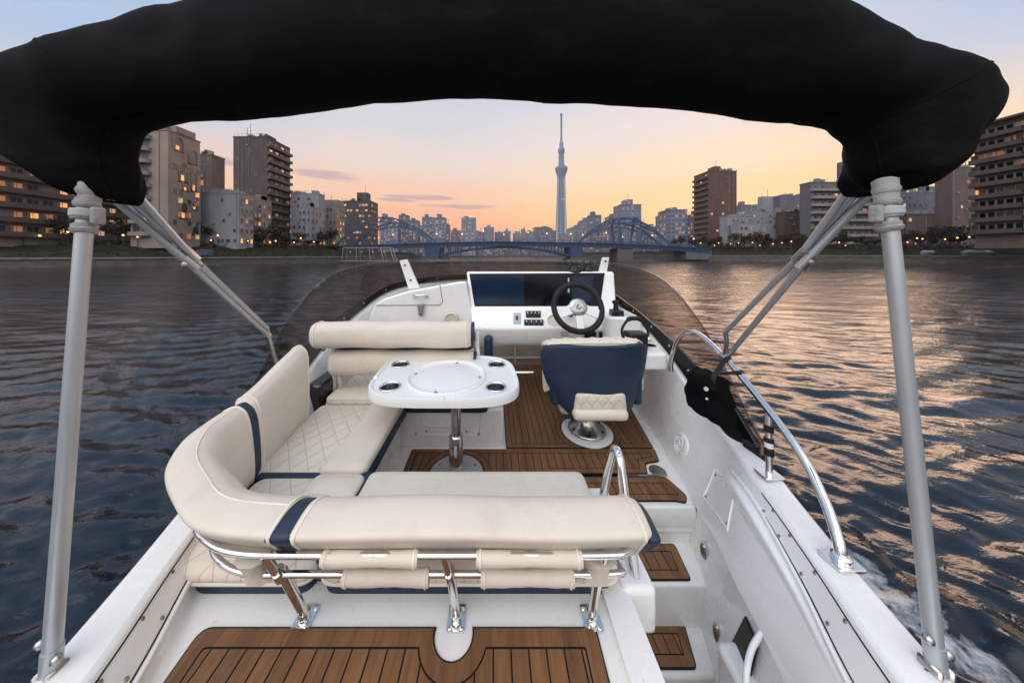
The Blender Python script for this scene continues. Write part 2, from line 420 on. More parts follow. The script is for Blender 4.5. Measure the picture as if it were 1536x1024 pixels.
# rub strip seam lines and screws on both coamings
def col(rr, k, u): 
    i = int(u*(len(rr)-1)); return rr[i][k]
def on_wall(rr, d, k0, k1, t):                      # point on the coaming at distance d between two columns
    for i in range(len(rr)-1):
        a, b = rr[i], rr[i+1]
        if a[0].y <= d <= b[0].y:
            u = (d-a[0].y)/(b[0].y-a[0].y); p = a[k0].lerp(b[k0], u); q = a[k1].lerp(b[k1], u); return p.lerp(q, t)
def wall_n(rr, d, k0, k1, t):
    p = on_wall(rr, d, k0, k1, t); n = (on_wall(rr, d+.03, k0, k1, t)-p).cross(on_wall(rr, d, k0, k1, min(1, t+.2))-on_wall(rr, d, k0, k1, max(0, t-.2))).normalized()
    return n if n.dot(Vector((0, .2, HW))-p) > 0 else -n
for rr_, lab in ((rr, 'right'), (rl, 'left')):
    m = MB()
    for k0, k1, t, d0, d1 in ((2, 3, .80, -.3, 1.22), (2, 3, .12, -.3, 1.15)):
        m.tube([on_wall(rr_, d0+(d1-d0)*i/40, k0, k1, t)+wall_n(rr_, d0+(d1-d0)*i/40, k0, k1, t)*.0005 for i in range(41)], .0022, 6)
    m.build('panel_seam', 'caulk', boat)
    m = MB()
    for d in (.42, .55, .68, .80, .92, 1.04, 1.14):
        for t in (.72, .24):
            dd = d + (.03 if t < .5 else 0)
            if dd > 1.17: continue
            p = on_wall(rr_, dd, 2, 3, t); n = wall_n(rr_, dd, 2, 3, t)
            m.lathe(p-n*.002, [(.0062, 0), (.0062, .0025), (.004, .0045)], 10, axis=n)
    m.build('screw', 'screw', boat)
for rr_ in (rr, rl):
    m = MB(); m.tube([on_wall(rr_, -.3+1.75*i/50, 2, 3, .0)+Vector((0, 0, .002)) for i in range(51)], .008, 10); m.build('coaming_bead', 'gelcoat', boat, 60)
# ---- cockpit floor, aft deck, stairwell
HF, HP = 1.45, 1.17
m = MB()
m.boxH(-1.36, 1.36, 1.588, 3.84, 1.62, HF+.004)
m.boxH(-1.30, .452, 1.30, 1.60, 1.62, HF+.004)
m.build('cockpit_sole', 'gelcoat', boat, 30, .012)
m = MB()
uc = [(-1.14, -.7), (.452, -.7), (.452, 1.34), (-1.2, 1.34)]
m.prism(uc, 1.30, HP, 'H')
m.prism(round_poly([(.345, -.7), (.464, -.7), (.464, .972), (.375, .972)], [.001, .001, .03, .01]), HP+.02, HP-.018, 'H')
m.prism([(-1.16, .985), (.44, .985), (.44, 1.335), (-1.16, 1.335)], HP+.02, HP-.02, 'H')
m.build('aft_deck', 'gelcoat', boat, 30, .012, 3)
m = MB(); m.boxH(.440, .462, -.7, 1.36, 2.7, HP+.01); m.boxH(.44, .462, 1.36, 1.6, 2.7, HF+.01)
m.build('stairwell_wall', 'gelcoat', boat, 30, .004)
m = MB()
Er = [r[0] for r in rr if r[0].y < 1.62]
m.loft([[p+Vector((.012, 0, -.004)), p+Vector((.0, 0, -.10)), Vector((p.x-.035, p.y, HW-1.75)), Vector((p.x-.06, p.y, HW-2.0)), Vector((p.x-.10, p.y, HW-2.75))] for p in Er])
m.build('stairwell_wall', 'gelcoat', boat, 40)
# flights: rounded nosing under the cockpit step, then the treads
steps = [(1.395, 1.62, 1.68), (1.235, 1.42, 1.90), (1.06, 1.26, 2.12), (-.6, 1.09, 2.36)]
for d0, d1, H in steps:
    m = MB(); m.boxH(.455, 1.16, d0, d1, H+.5, H+.003); m.build('stair_step', 'gelcoat', boat, 30, .015, 3)
m = MB(); m.prism([(1.575, 1.453), (1.60, 1.453), (1.60, 1.70), (1.63, 1.70), (1.595, 1.62), (1.57, 1.50)], .46, 1.17, 'x'); m.build('stair_riser', 'gelcoat', boat, 30, .006)
tr = lambda x0, x1, xa, d0, d1: [(x0, d0), (x1, d0), (xa, d1), (x0, d1)]
TR = [.004, .02, .02, .004]
teak_mat(tr(.50, 1.022, 1.052, 1.408, 1.588), 1.680, boat, x_off=.01, rad=TR)
teak_mat(tr(.50, .935, .985, 1.252, 1.412), 1.900, boat, x_off=.01, rad=TR)
teak_mat(tr(.50, .86, .90, 1.075, 1.232), 2.12, boat, rad=TR)
teak_mat(tr(.55, .80, .86, .55, 1.02), 2.36, boat, rad=TR)
# cockpit mats
arc = lambda cx, cd, r, a0, a1, n=10: [(cx+r*math.cos(math.radians(a0+(a1-a0)*i/n)), cd+r*math.sin(math.radians(a0+(a1-a0)*i/n))) for i in range(n+1)]
teak_mat([(.46, 1.605), (1.08, 1.605), (1.12, 1.59), (1.165, 1.64), (1.125, 1.775), (.46, 1.775)], HF, boat, x_off=.02, rad=[.004, .03, .02, .03, .02, .004])
teak_mat([(-.60, 1.40), (.40, 1.40), (.42, 1.805), (1.02, 1.805), (1.055, 1.895), (1.165, 1.915), (1.20, 2.035), (-.605, 2.035)], HF, boat, x_off=.02, rad=[.004, .004, .004, .012, .03, .02, .012, .012])
teak_mat([(.095, 2.045), (1.20, 2.045), (1.30, 2.60), (1.16, 3.72), (.095, 3.72)], HF, boat, x_off=.02, rad=[.015]*5)
# plain teak rings worked into the planking round the two pedestals
for cx, cd, r, dmin in ((.765, 2.24, .208, 2.055), (-.245, 1.80, .186, 1.40)):
    A_ = [a for a in (2*PI*i/96-PI/2 for i in range(97)) if cd+(r+.05)*math.sin(a) > dmin]
    m = MB(); pt = lambda a, q, h: V(cx+q*math.cos(a), cd+q*math.sin(a), HF-h)
    for k0, k1, mi, h in ((0, .005, 0, .0078), (.005, .042, 1, .0080), (.042, .047, 0, .0078)):
        for u, w in zip(A_, A_[1:]):
            if w-u < .1: m.add([pt(u, r+k0, h), pt(w, r+k0, h), pt(w, r+k1, h), pt(u, r+k1, h)], [(0, 1, 2, 3)], mi)
    m.build('teak_ring', ['caulk', 'teak'], boat, 0)
# aft deck mat with the U-shaped cutout
def aft(g):
    q = offset_poly([(.285, -.3), (.322, .857), (-.912, .857), (-.79, -.3)], g); R_ = .058+g; cx, cd = -.122, .842
    th = math.degrees(math.asin(max(-.98, min(.98, (.857-g-cd)/R_)))); a0 = arc(cx, cd, R_, th, -180-th, 18)
    f = round_poly(q, [0, max(.002, .02-g*.3), max(.002, .035-g*.5), 0], 4)
    return f[:6]+a0+f[6:]
teak_mat(aft, HP, boat, pitch=.052, border=.045)
m = MB(); m.lathe(V(1.10, 1.83, HF), [(.052, 0), (.052, .006), (.02, .011)], 20); m.build('deck_drain', 'dull_steel', boat)
# chrome strip between the two floor mats
m = MB(); m.boxH(.46, 1.14, 1.783, 1.797, HF, HF-.008); m.build('threshold_strip', 'steel', boat)
# inner hatch panel on the coaming with four screws
def patch(rr_, d, t): 
    k0, k1, u = (0, 1, t*2) if t < .5 else (1, 2, t*2-1)
    return on_wall(rr_, d, k0, k1, u), wall_n(rr_, d, k0, k1, u)
m = MB(); hs = MB(); cs = [(1.56, .25), (1.585, .78), (1.36, .86), (1.29, .30)]
ring = []
for (da, ta), (db, tb) in zip(cs, cs[1:]+cs[:1]):
    for i in range(8):
        p, n = patch(rr, da+(db-da)*i/8, ta+(tb-ta)*i/8); ring.append(p+n*.001)
m.tube(ring, .0045, 6, closed=True, mi=0); m.tube([q_+Vector((0, -.002, -.004)) for q_ in ring], .0028, 6, mi=1, closed=True)
for d, t in [(1.545, .30), (1.56, .72), (1.375, .79), (1.31, .36)]:
    p, n = patch(rr, d, t); hs.lathe(p-n*.001, [(.007, 0), (.007, .004), (.003, .006)], 8, axis=n)
hp = m.build('access_hatch', ['gelcoat', 'plastic_grey'], boat); hs.build('screw', 'screw', hp)
# swept fairing that runs aft along the coaming and dies out to a point
m = MB(); rows_ = []
for i in range(41):
    s = i/40; d = 1.50-.80*s; t0 = .60+.22*s**1.3; t1 = .99-.06*s*s; h = .034*math.sin(PI*(.02+.98*(1-(1-s)**1.6)))**.8*(1-.35*s); row_ = []
    for j in range(13):
        v = j/12; p, n = patch(rr, d, t0+(t1-t0)*v); row_.append(p+n*(h*math.sin(PI*v**1.7)**1.2-.0012))
    rows_.append(row_)
m.loft(rows_); m.build('coaming_fairing', 'gelcoat', boat, 60)
# round speaker in the wall
p, n = patch(rr, 1.88, .40)
m = MB(); m.lathe(p-n*.004, [(.074, 0), (.074, .010), (.068, .015), (.060, .015), (.058, .006), (.0, .006)], 32, axis=n, cap=False)
u = n.orthogonal().normalized(); w = n.cross(u)
for ph in (0, 120, 240):
    pts = []
    for i in range(9):
        a = math.radians(ph+i*17); r_ = .058*i/8; pts.append(p+n*.010+(u*math.cos(a)+w*math.sin(a))*r_)
    m.tube(pts, .006, 6)
    m.tube([p+n*.010+(u*math.cos(math.radians(ph+i*10))+w*math.sin(math.radians(ph+i*10)))*.034 for i in range(10)], .005, 6)
m.build('wall_speaker', 'white_plastic', boat)
# stairwell lights, window and moulding with grab handle
def wellx(d, H):
    for a, b in zip(Er, Er[1:]):
        if a.y <= d <= b.y: x = a.x+(b.x-a.x)*(d-a.y)/(b.y-a.y); return x-.035*(H-1.45)/.3
    return 1.0
for d, H in ((1.44, 1.555), (1.245, 1.72)):
    m = MB(); c = V(wellx(d, H), d, H)
    for sc_, t_, mi in ((1, .006, 0), (.72, .010, 1)):
        vs = [c+Vector((-t_, 0, 0))+Vector((0, math.cos(a*PI/12)*.022*sc_, math.sin(a*PI/12)*.045*sc_)) for a in range(24)]
        m.hexa([v+Vector((.02, 0, 0)) for v in vs], vs, mi)
    m.build('courtesy_light', ['steel', 'dull_steel'], boat)
m = MB(); x_ = lambda d, H: wellx(d, H)-.006
q = [V(x_(d, H), d, H) for d, H in ((1.125, 1.60), (1.02, 1.60), (1.00, 1.43), (1.07, 1.415))]
m.slab(q, .006); m.build('side_window', 'screen_black', boat)
m = MB(); m.prism(round_poly([(.905, 1.115), (.865, .62), (1.02, .62), (1.04, 1.115)], .03), 2.4, 1.565, 'H'); m.build('stair_locker', 'gelcoat', boat, 30, .025, 3)
m = MB(); m.tube(catmull([D(1150, 940, 1.0), D(1143, 948, .995), D(1128, 972, .97), D(1120, 1006, .93), D(1119, 1050, .90)], 6), .009, 10); m.build('grab_handle', 'white_plastic', boat)

# ---- windscreen: tinted wrap with black base trim and two white stays
base_r = [V(1.42, 1.42, 1.075), V(1.415, 1.62, 1.06), V(1.455, 1.93, .955), V(1.485, 2.35, .79), V(1.45, 2.80, .62), V(1.24, 3.30, .42), V(.76, 3.66, .34), V(0, 3.80, .32)]
top_r = [V(1.43, 1.44, 1.045), V(1.53, 1.76, .79), V(1.575, 2.10, .49), V(1.53, 2.48, .215), V(1.36, 2.85, .105), V(1.10, 3.15, .072), V(.62, 3.42, .06), V(0, 3.52, .055)]
full = lambda h: h + [Vector((-p.x, p.y, p.z)) for p in h[-2::-1]]
Bp = catmull(full(base_r), 7); Tp = catmull(full(top_r), 7)
m = MB(); outer = []
for b, t in zip(Bp, Tp): outer.append([b.lerp(t, k/5)+Vector((b.x, b.y-1.2, 0)).normalized()*.05*math.sin(PI*k/5) for k in range(6)])
m.loft(outer); wsc = m.build('windscreen', 'tinted_glass', boat, 60)
so = wsc.modifiers.new('thick', 'SOLIDIFY'); so.thickness = .006
m = MB(); N = len(Bp); trim = []
for b, t in zip(Bp, Tp):
    up = (t-b); hgt = up.length; up = up.normalized() if hgt > 1e-3 else Vector((0, 0, 1))
    inn = Vector((-b.x, 1.2-b.y, 0)).normalized()
    w = .085+.085*min(1, max(0, (2.6-b.y)/1.0))
    trim.append([b-up*.02+inn*.028, b+up*min(w, hgt*.6)+inn*.016, b+up*min(w, hgt*.6)-inn*.012, b-up*.02-inn*.03])
m.loft(trim, True, True); m.build('windscreen_trim', 'black_trim', boat, 30, .004)
m = MB()
for i in range(4, N-4, 4):
    b = Bp[i].lerp(Tp[i], .09); inn = Vector((-b.x, 1.2-b.y, 0)).normalized(); m.lathe(b+inn*.012, [(.010, 0), (.010, .01), (.005, .014)], 10, axis=inn)
m.build('trim_stud', 'dull_steel', boat)
p0 = Bp[2]; m = MB()
m.prism(round_poly([(1.375, 1.40), (1.44, 1.42), (1.44, 1.53), (1.385, 1.53)], .02), 1.09, 1.03, 'H'); m.lathe(V(1.40, 1.455, 1.03), [(.016, 0), (.016, .02), (.008, .026)], 10)
m.build('trim_foot', 'black_plastic', boat, 30, .008)
for pxs, lab in ((((599, 391), (610, 389), (629, 432), (613, 434)), 'l'), (((905, 386), (914, 386), (909, 418), (896, 418)), 'r')):
    m = MB(); q = [D(*pp, 2.92) for pp in pxs]; m.hexa(q, [v+Vector((0, .035, 0)) for v in q])
    s_ = m.build('windscreen_stay', 'white_plastic', boat, 30, .004)
    m = MB(); c1 = (q[0]+q[1])/2*.82+(q[2]+q[3])/2*.18; c2 = (q[0]+q[1])/2*.3+(q[2]+q[3])/2*.7
    for c in (c1, c2): m.lathe(c+Vector((0, .002, 0)), [(.011, 0), (.011, .006), (.004, .008)], 10, axis=(0, -1, 0))
    m.build('bolt', 'black_plastic', s_)

# ---- helm console
con = MB()
prof = [(3.15, .62), (3.15, .27), (2.90, .185), (2.82, .172), (2.785, .192), (2.69, .505), (2.66, .53), (2.565, .652), (2.53, .662), (2.515, .678), (2.54, .81), (2.60, .87), (2.75, .90)]
xl, xr = -.27, 1.17
def face_x(x_top, x_low, H): return x_top+(x_low-x_top)*min(1, max(0, (H-.17)/.5))
L = [V(face_x(-.275, -.20, H), d, H) for d, H in prof]; R = [V(face_x(1.235, 1.20, H), d, H) for d, H in prof]
con.hexa(L, R)
console = con.build('helm_console', 'gelcoat', boat, 35, .016, 3)
m = MB()     # port wing with the locker
wing = [D(548, 498, 2.66), D(556, 468, 2.66), D(563, 455, 2.66), D(577, 447, 2.66), D(612, 436, 2.66), D(690, 422, 2.66), D(699, 422, 2.66), D(718, 520, 2.66), D(540, 520, 2.66)]
bk = [v+Vector((0, .42, -.05 if i in (2,3,4,5,6) else 0)) for i, v in enumerate(wing)]
m.hexa(wing, bk); wing_o = m.build('dash_wing', 'gelcoat', boat, 25, .022, 4)
m = MB(); yv = Vector((0, -.0015, 0))
m.tube([D(564, 458, 2.66)+yv, D(660, 457.5, 2.66)+yv, D(664, 452, 2.66)+yv, D(660, 427.5, 2.66)+yv], .0028, 6)
lid = m.build('locker_seam', 'black_rubber', wing_o)
m = MB(); h = [D(622, 444, 2.66), D(624, 443.5, 2.62), D(637, 443, 2.62), D(640, 444.5, 2.66)]; m.tube(catmull(h, 4), .008, 8)
for c in (h[0], h[3]): m.lathe(c, [(.016, 0), (.016, .008)], 12, axis=(0, -1, 0))
m.build('locker_handle', 'steel', wing_o)
m = MB(); q = [D(626.5, 455, 2.65), D(636, 455, 2.65), D(635.5, 463, 2.65), D(634, 473, 2.65), D(629, 473, 2.65), D(627.5, 463, 2.65)]; m.hexa(q, [v+Vector((0, -.025, 0)) for v in q])
m.build('locker_latch', 'dull_steel', wing_o, 30, .004)
m = MB(); c = D(677, 478, 2.64); m.lathe(c, [(.066, 0), (.066, .02), (.056, .028), (.050, .018), (0, .016)], 28, axis=(0, -1, 0), cap=False); m.build('dash_speaker', 'lens_beige', wing_o)
# recess and lower skirt under the dash
m = MB(); m.boxH(-1.2, 1.3, 3.60, 3.74, HF+.01, .80); m.build('dash_kickboard', 'beige_recess', boat, 30, .01)
m = MB()
for x in (-.10, .28, .95): m.boxH(x, x+.012, 3.585, 3.60, HF, .86)
m.boxH(-.1, .96, 3.585, 3.598, 1.36, 1.345); m.build('kickboard_batten', 'gelcoat', boat)
def on_plane(px, py, a, b):                         # a, b: (d, H) of the face's lower and upper edge
    k = (py-CY)/F; d = (a[1]-(b[1]-a[1])/(b[0]-a[0])*a[0])/(k-(b[1]-a[1])/(b[0]-a[0])) ; return D(px, py, d)
SA, SB = (2.69, .505), (2.785, .192)
sc = lambda px, py: on_plane(px, py, SA, SB)
m = MB(); m.slab([sc(704, 410.5), sc(907, 409.5), sc(900, 459), sc(712, 459.5)], .006); scr = m.build('instrument_panel', 'screen_black', console, 30, .003)
m = MB(); m.slab([sc(706.5, 413), sc(786, 412.5), sc(786.5, 456.5), sc(713.5, 457)], .003, 0, .006); m.build('display', 'screen_blue', scr, 30, .001)  # left third of the glass: its dark-blue reflection is put in as colour
m = MB(); m.slab([sc(790, 413), sc(851, 412.5), sc(849, 454), sc(789, 455)], .004, 0, .006); m.build('display', 'screen_black', scr, 30, .002)
m = MB(); m.slab([sc(858, 414), sc(890, 413.5), sc(886, 452), sc(856, 452)], .004, 0, .006); m.build('display', 'screen_blue', scr, 30, .002)
for c in ((852.5, 436), (852.5, 420)):
    m = MB(); m.slab([sc(c[0]-1.2, c[1]-3), sc(c[0]+1.2, c[1]-3), sc(c[0]+1.2, c[1]+3), sc(c[0]-1.2, c[1]+3)], .006, 0, .006); m.build('button', 'plastic_grey', scr)
PA, PB = (2.565, .652), (2.66, .53)
sp = lambda px, py: on_plane(px, py, PA, PB)
def plate(pts, fn, t, name, mt, parent, lift=0, bev=.003):
    m = MB(); m.slab([fn(*p) for p in pts], t, 0, lift); return m.build(name, mt, parent, 30, bev)
R4 = lambda x0, y0, x1, y1: [(x0, y0), (x1, y0), (x1, y1), (x0, y1)]
plate([(766, 466), (902, 466), (905, 491), (762, 491)], sp, .006, 'switch_plinth', 'gelcoat', console, 0, .006)
o = plate(R4(770, 470, 781, 486), sp, .010, 'power_socket', 'plastic_grey', console, .006); plate(R4(773.5, 475, 777, 481), sp, .004, 'socket_hole', 'black_plastic', o, .016, .001)
for (x0, y0, x1, y1) in ((788.5, 467, 811, 477), (786, 480, 815, 490.5)):
    o = plate(R4(x0, y0, x1, y1), sp, .010, 'switch_panel', 'black_plastic', console, .006)
    for i in range(4):
        xx = x0+(x1-x0)*(i+.5)/4; a = plate(R4(xx-2.1, y0+1.6, xx+2.1, y1-1.6), sp, .006, 'rocker_switch', 'black_rubber', o, .016, .002)
        plate(R4(xx-.9, y0+2.6, xx+.6, y0+4.2), sp, .001, 'switch_icon', 'label_white', a, .022, 0)
m = MB(); c = sp(830, 482); nn = (sp(830, 470)-sp(830, 490)).cross(sp(840, 480)-sp(820, 480)).normalized(); nn = nn if nn.y < 0 else -nn
m.lathe(c+nn*.006, [(.060, 0), (.060, .010), (.052, .016), (.046, .006), (0, .006)], 28, axis=nn, cap=False); m.build('dash_speaker', 'lens_beige', console)
FA, FB = (2.54, .81), (2.515, .678)
sf = lambda px, py: on_plane(px, py, FA, FB)
o = plate(R4(840, 497, 858, 506), sf, .0015, 'warning_sticker', 'label_white', console, 0, 0)
plate(R4(840.5, 497.3, 857, 499.2), sf, .001, 'sticker_band', 'label_orange', o, .0015, 0)
for i in range(3): plate(R4(841, 500.6+i*1.7, 853+2*(i % 2), 501.4+i*1.7), sf, .0008, 'sticker_line', 'label_blue', o, .0015, 0)
o = plate(R4(862, 497, 872, 501), sf, .0015, 'warning_sticker', 'label_white', console, 0, 0)
plate(R4(862.6, 498, 871, 498.7), sf, .0008, 'sticker_line', 'label_blue', o, .0015, 0)
o = plate(R4(876.5, 496.5, 893.5, 509.5), sf, .018, 'radio_socket', 'black_plastic', console); 
m = MB(); cc = (sf(885, 503)); m.lathe(cc+Vector((0, -.019, 0)), [(.022, 0), (.022, .008), (.015, .010), (.012, .003), (0, .003)], 18, axis=(0, -1, 0), cap=False); m.build('socket_ring', 'black_rubber', o)
o = plate(R4(898, 497, 908, 507), sf, .022, 'ignition_switch', 'black_plastic', console); plate(R4(902, 507, 905, 513), sf, .012, 'kill_cord', 'red_plastic', o, .01, .002)
# steering wheel
wc = D(866.5, 461, 2.36); ax = Vector((0, -.90, .43)).normalized(); ux = Vector((1, 0, 0)); uy = ax.cross(ux).normalized(); uy = uy if uy.z > 0 else -uy
rw = .205; wp = lambda a, r, h=0: wc+(ux*math.cos(a)+uy*math.sin(a))*r+ax*h
m = MB(); m.tube([wp(a*PI/24, rw) for a in range(48)], .025, 12, closed=True); wheel = m.build('steering_wheel', 'black_rubber', boat, 60)
m = MB()
for a0, a1, wd in ((212, 150, .055), (-32, 30, .055)):
    A = math.radians((a0+a1)/2 - (8 if a0 > 100 else -8))
    q = [wp(math.radians(a0)-.05*0, .188, -.006), wp(math.radians(a0*.6+a1*.4), .192, -.004), wp(math.radians(a1), .055, .012), wp(math.radians(a0)+ (0.5 if a0 > 100 else -.5), .06, .012)]
    m.hexa(q, [p+ax*.014 for p in q])
q = [wp(math.radians(-100), .19, -.004), wp(math.radians(-80), .19, -.004), wp(math.radians(-60), .05, .012), wp(math.radians(-120), .05, .012)]
m.hexa(q, [p+ax*.014 for p in q]); m.build('spoke', 'white_plastic', wheel, 30, .006)
m = MB(); m.lathe(wc-ax*.01, [(.078, 0), (.078, .03), (.066, .042), (.044, .046), (.042, .042), (0, .042)], 32, axis=ax, cap=False); hub = m.build('hub', 'dull_steel', wheel)
m = MB(); m.tube([wp(math.radians(60+i*28), .010+.0013*i, .046) for i in range(11)], .003, 6); m.build('emblem', 'black_plastic', hub)
m = MB(); m.tube([wc-ax*.02, wc-ax*.24], .032, 14); m.build('steering_column', 'black_plastic', wheel)
# side pods, throttle, joystick
m = MB(); m.prism(round_poly([(1.0, 2.42), (1.30, 2.36), (1.36, 3.0), (1.0, 3.0)], .05), .92, .55, 'H'); m.build('side_pod', 'gelcoat', boat, 30, .02, 3)
m = MB(); m.prism(round_poly([(1.02, 2.03), (1.30, 2.03), (1.385, 2.46), (1.02, 2.46)], .04), .86, .735, 'H'); m.build('side_pod', 'gelcoat', boat, 30, .02, 3)
m = MB(); m.lathe(V(1.265, 2.22, .735), [(.062, 0), (.066, .004), (.056, .006), (.05, -.004)], 24, cap=True); m.build('cup_recess', 'white_plastic', boat)
jb = D(926, 480, 2.46)
m = MB(); m.prism([(jb.x-.055, 2.44), (jb.x+.055, 2.44), (jb.x+.045, 2.54), (jb.x-.045, 2.54)], .555, .50, 'H'); joy = m.build('joystick', 'black_plastic', boat, 30, .01, 2)
m = MB(); m.tube([V(jb.x, 2.49, .505), V(jb.x-.005, 2.485, .44)], [.026, .016], 12); m.ball(V(jb.x-.006, 2.484, .432), .030, sc=(1, 1, .75)); m.build('joystick_knob', 'black_rubber', joy, 60)
tx0, tx1 = 1.06, 1.205
m = MB(); m.boxH(tx0, tx1, 2.12, 2.24, .74, .615); thr = m.build('throttle_box', 'black_plastic', boat, 30, .012, 3)
m = MB(); m.boxH(tx0+.03, tx0+.05, 2.105, 2.12, .72, .705, 0); m.boxH(tx0+.09, tx0+.11, 2.105, 2.12, .72, .705, 0); m.build('indicator', 'label_white', thr)
m = MB(); m.tube(catmull([V(tx0-.02, 2.17, .69), V(tx0-.03, 2.19, .60), V(tx0+.03, 2.21, .525), V(tx0+.08, 2.21, .515), V(tx1-.02, 2.21, .525), V(tx1+.03, 2.19, .60), V(tx1+.02, 2.17, .69)], 6), [.010]*12+[.018]*13+[.010]*12, 10); m.build('throttle_lever', 'black_rubber', thr, 60)
m = MB()
for x in (tx0-.012, tx1+.012): m.lathe(V(x, 2.17, .675), [(.032, -.012), (.032, .012)], 18, axis=(1, 0, 0))
m.build('throttle_hub', 'steel', thr, 30, .003)
# compass and horn on the dash top
for px, r in ((861, .075), (882, .050)):
    c = D(px, 404, 2.87); m = MB(); m.lathe(c-Vector((0, 0, .03)), [(r*1.1, 0), (r*1.1, .02), (r, .03), (r*.85, .055), (r*.5, .078), (0, .086)], 20, cap=False)
    o = m.build('compass', 'black_plastic', boat)
    m = MB()
    for a in range(0, 180, 36):
        m.tube([c-Vector((0, 0, .0))+Vector((math.cos(math.radians(a))*r*math.cos(t*PI/8), math.sin(math.radians(a))*r*math.cos(t*PI/8), .062*math.sin(t*PI/8)+.002)) for t in range(9)], .004, 6)
    m.build('compass_hood', 'black_rubber', o)
# ---- rails
m = MB()
rail = catmull([G(1262, 838, 1.03), V(1.192, .945, .985), V(1.235, 1.02, .915), V(1.282, 1.15, .82), V(1.345, 1.42, .70), V(1.385, 1.66, .605), V(1.405, 1.86, .545), V(1.40, 1.965, .555), V(1.375, 2.03, .62), V(1.345, 2.065, .80), V(1.345, 2.07, .88)], 8)
m.tube(rail, .0165, 14); grab = m.build('grab_rail', 'steel', boat, 60)
m = MB(); fp = G(1262, 842, 1.04)
m.prism(round_poly([(fp.x-.045, fp.y-.035), (fp.x+.045, fp.y-.035), (fp.x+.045, fp.y+.035), (fp.x-.045, fp.y+.035)], .01), 1.042, 1.032, 'H'); m.lathe(fp, [(.026, .008), (.026, .022), (.018, .03)], 18)
m.build('rail_foot', 'steel', grab, 30, .002)
st = G(1154, 712, 1.04)
m = MB(); m.prism(round_poly([(st.x-.045, st.y-.035), (st.x+.045, st.y-.035), (st.x+.045, st.y+.035), (st.x-.045, st.y+.035)], .01), 1.042, 1.032, 'H'); m.build('rail_foot', 'steel', grab, 30, .002)
topc = min(rail, key=lambda p: (p.y-1.31)**2)
m = MB(); m.tube([st, topc], .0135, 12); m.build('stanchion', 'steel', grab, 60)
m = MB()
for u, l in ((.30, .03), (.50, .02), (.66, .03)):
    a = st.lerp(topc, u); m.tube([a, a+(topc-st).normalized()*l], .019, 12)
m.build('rope_wrap', 'black_rubber', grab, 60)
m = MB(); a = st.lerp(topc, .42); m.tube([a, a+(topc-st).normalized()*.025], .0165, 12); m.build('tape_wrap', 'white_plastic', grab)
m = MB(); m.tube(catmull([V(.505, 1.29, 1.20), V(.513, 1.235, 1.0), V(.52, 1.19, .862), V(.522, 1.172, .835), V(.523, 1.155, .828), V(.522, 1.135, .838), V(.52, 1.115, .862), V(.512, 1.045, 1.0), V(.505, .965, 1.17)], 7), .0175, 14); m.build('stair_handrail', 'steel', boat, 60)
m = MB(); m.boxH(.44, .56, .93, 1.35, 1.30, 1.14); m.build('rail_plinth', 'gelcoat', boat, 30, .02, 3)
m = MB(); m.tube([V(.03, 2.46, 1.06), V(.36, 2.46, 1.06)], .014, 12); m.build('foot_rail', 'steel', boat, 60)
# ================================================================ corner sofa
SH = 1.08
sofa = thing('corner_sofa', 'L-shaped cream sofa with quilted seats, navy trim and chrome back rails', 'sofa', V(-.6, 1.2, 1.17))
def piping(mb, loop, r=.0055): mb.tube(loop, r, 6, closed=True)
def cushion(name, x0, x1, d0, d1, Htop, Hbot, mt, parent, r=.045, skew=None, navy=True, bol=None):
    z0, z1 = HW-Hbot, HW-Htop; zn = z0+.042 if navy else z0
    def fn(p):
        q = p.copy(); u = (q.x-x0)/(x1-x0); w = (q.y-d0)/(d1-d0)
        if q.z > (zn+z1)/2: q.z += .016*math.sin(PI*min(1, max(0, u)))*math.sin(PI*min(1, max(0, w)))
        if skew: q.x += skew*(w-.5)
        return q
    m = MB(); cx, cy = (x0+x1)/2, (d0+d1)/2; rings = []; hh = z1-zn
    def rect(g): return round_poly([(x0+g, d0+g), (x1-g, d0+g), (x1-g, d1-g), (x0+g, d1-g)], max(.004, r*1.3-g*.7), 6)
    W_ = min(x1-x0, d1-d0)
    for ins, z in ((.004, zn), (-.006, zn+hh*.25), (-.006, zn+hh*.55), (.0, zn+hh*.75), (r*.25, zn+hh*.9), (r*.6, zn+hh*.98), (r*1.2, z1), (r*2.0, z1+.005), (W_*.22, z1+.008), (W_*.34, z1+.010), (W_*.44, z1+.011)):
        rings.append([fn(Vector((a, b, z))) for a, b in rect(ins)])
    m.loft(rings, True, True)
    c = m.build(name, mt, parent, 60)
    if navy:
        m = MB(); o2 = rect(.006)
        m.hexa([fn(Vector((a, b, z0-.01))) for a, b in o2], [fn(Vector((a, b, zn+.006))) for a, b in o2]); m.build('navy_base', 'navy_vinyl', c, 30)
    m = MB(); o2 = rect(-.005); piping(m, [fn(Vector((a, b, zn+.004))) for a, b in o2]); m.build('piping', 'piping', c, 60)
    return c
def bolster(parent, x0, x1, d0, d1, H, h, mt='cream_vinyl', r=.04):
    z = HW-H; m = MB(); rings = []
    def rect(g): return round_poly([(x0+g, d0+g), (x1-g, d0+g), (x1-g, d1-g), (x0+g, d1-g)], max(.004, r-g*.7), 6)
    W_ = min(x1-x0, d1-d0)
    for ins, zz in ((-.002, z-.05), (-.003, z), (.004, z+h*.6), (.016, z+h*.9), (.035, z+h), (W_*.28, z+h*1.15), (W_*.42, z+h*1.2)):
        rings.append([Vector((a, b, zz)) for a, b in rect(ins)])
    m.loft(rings, True, True); return m.build('bolster', mt, parent, 60)
m = MB(); m.boxH(-1.24, -.675, 1.34, 2.0, HF+.01, 1.155); m.build('sofa_base', 'gelcoat', sofa, 30, .015, 3)
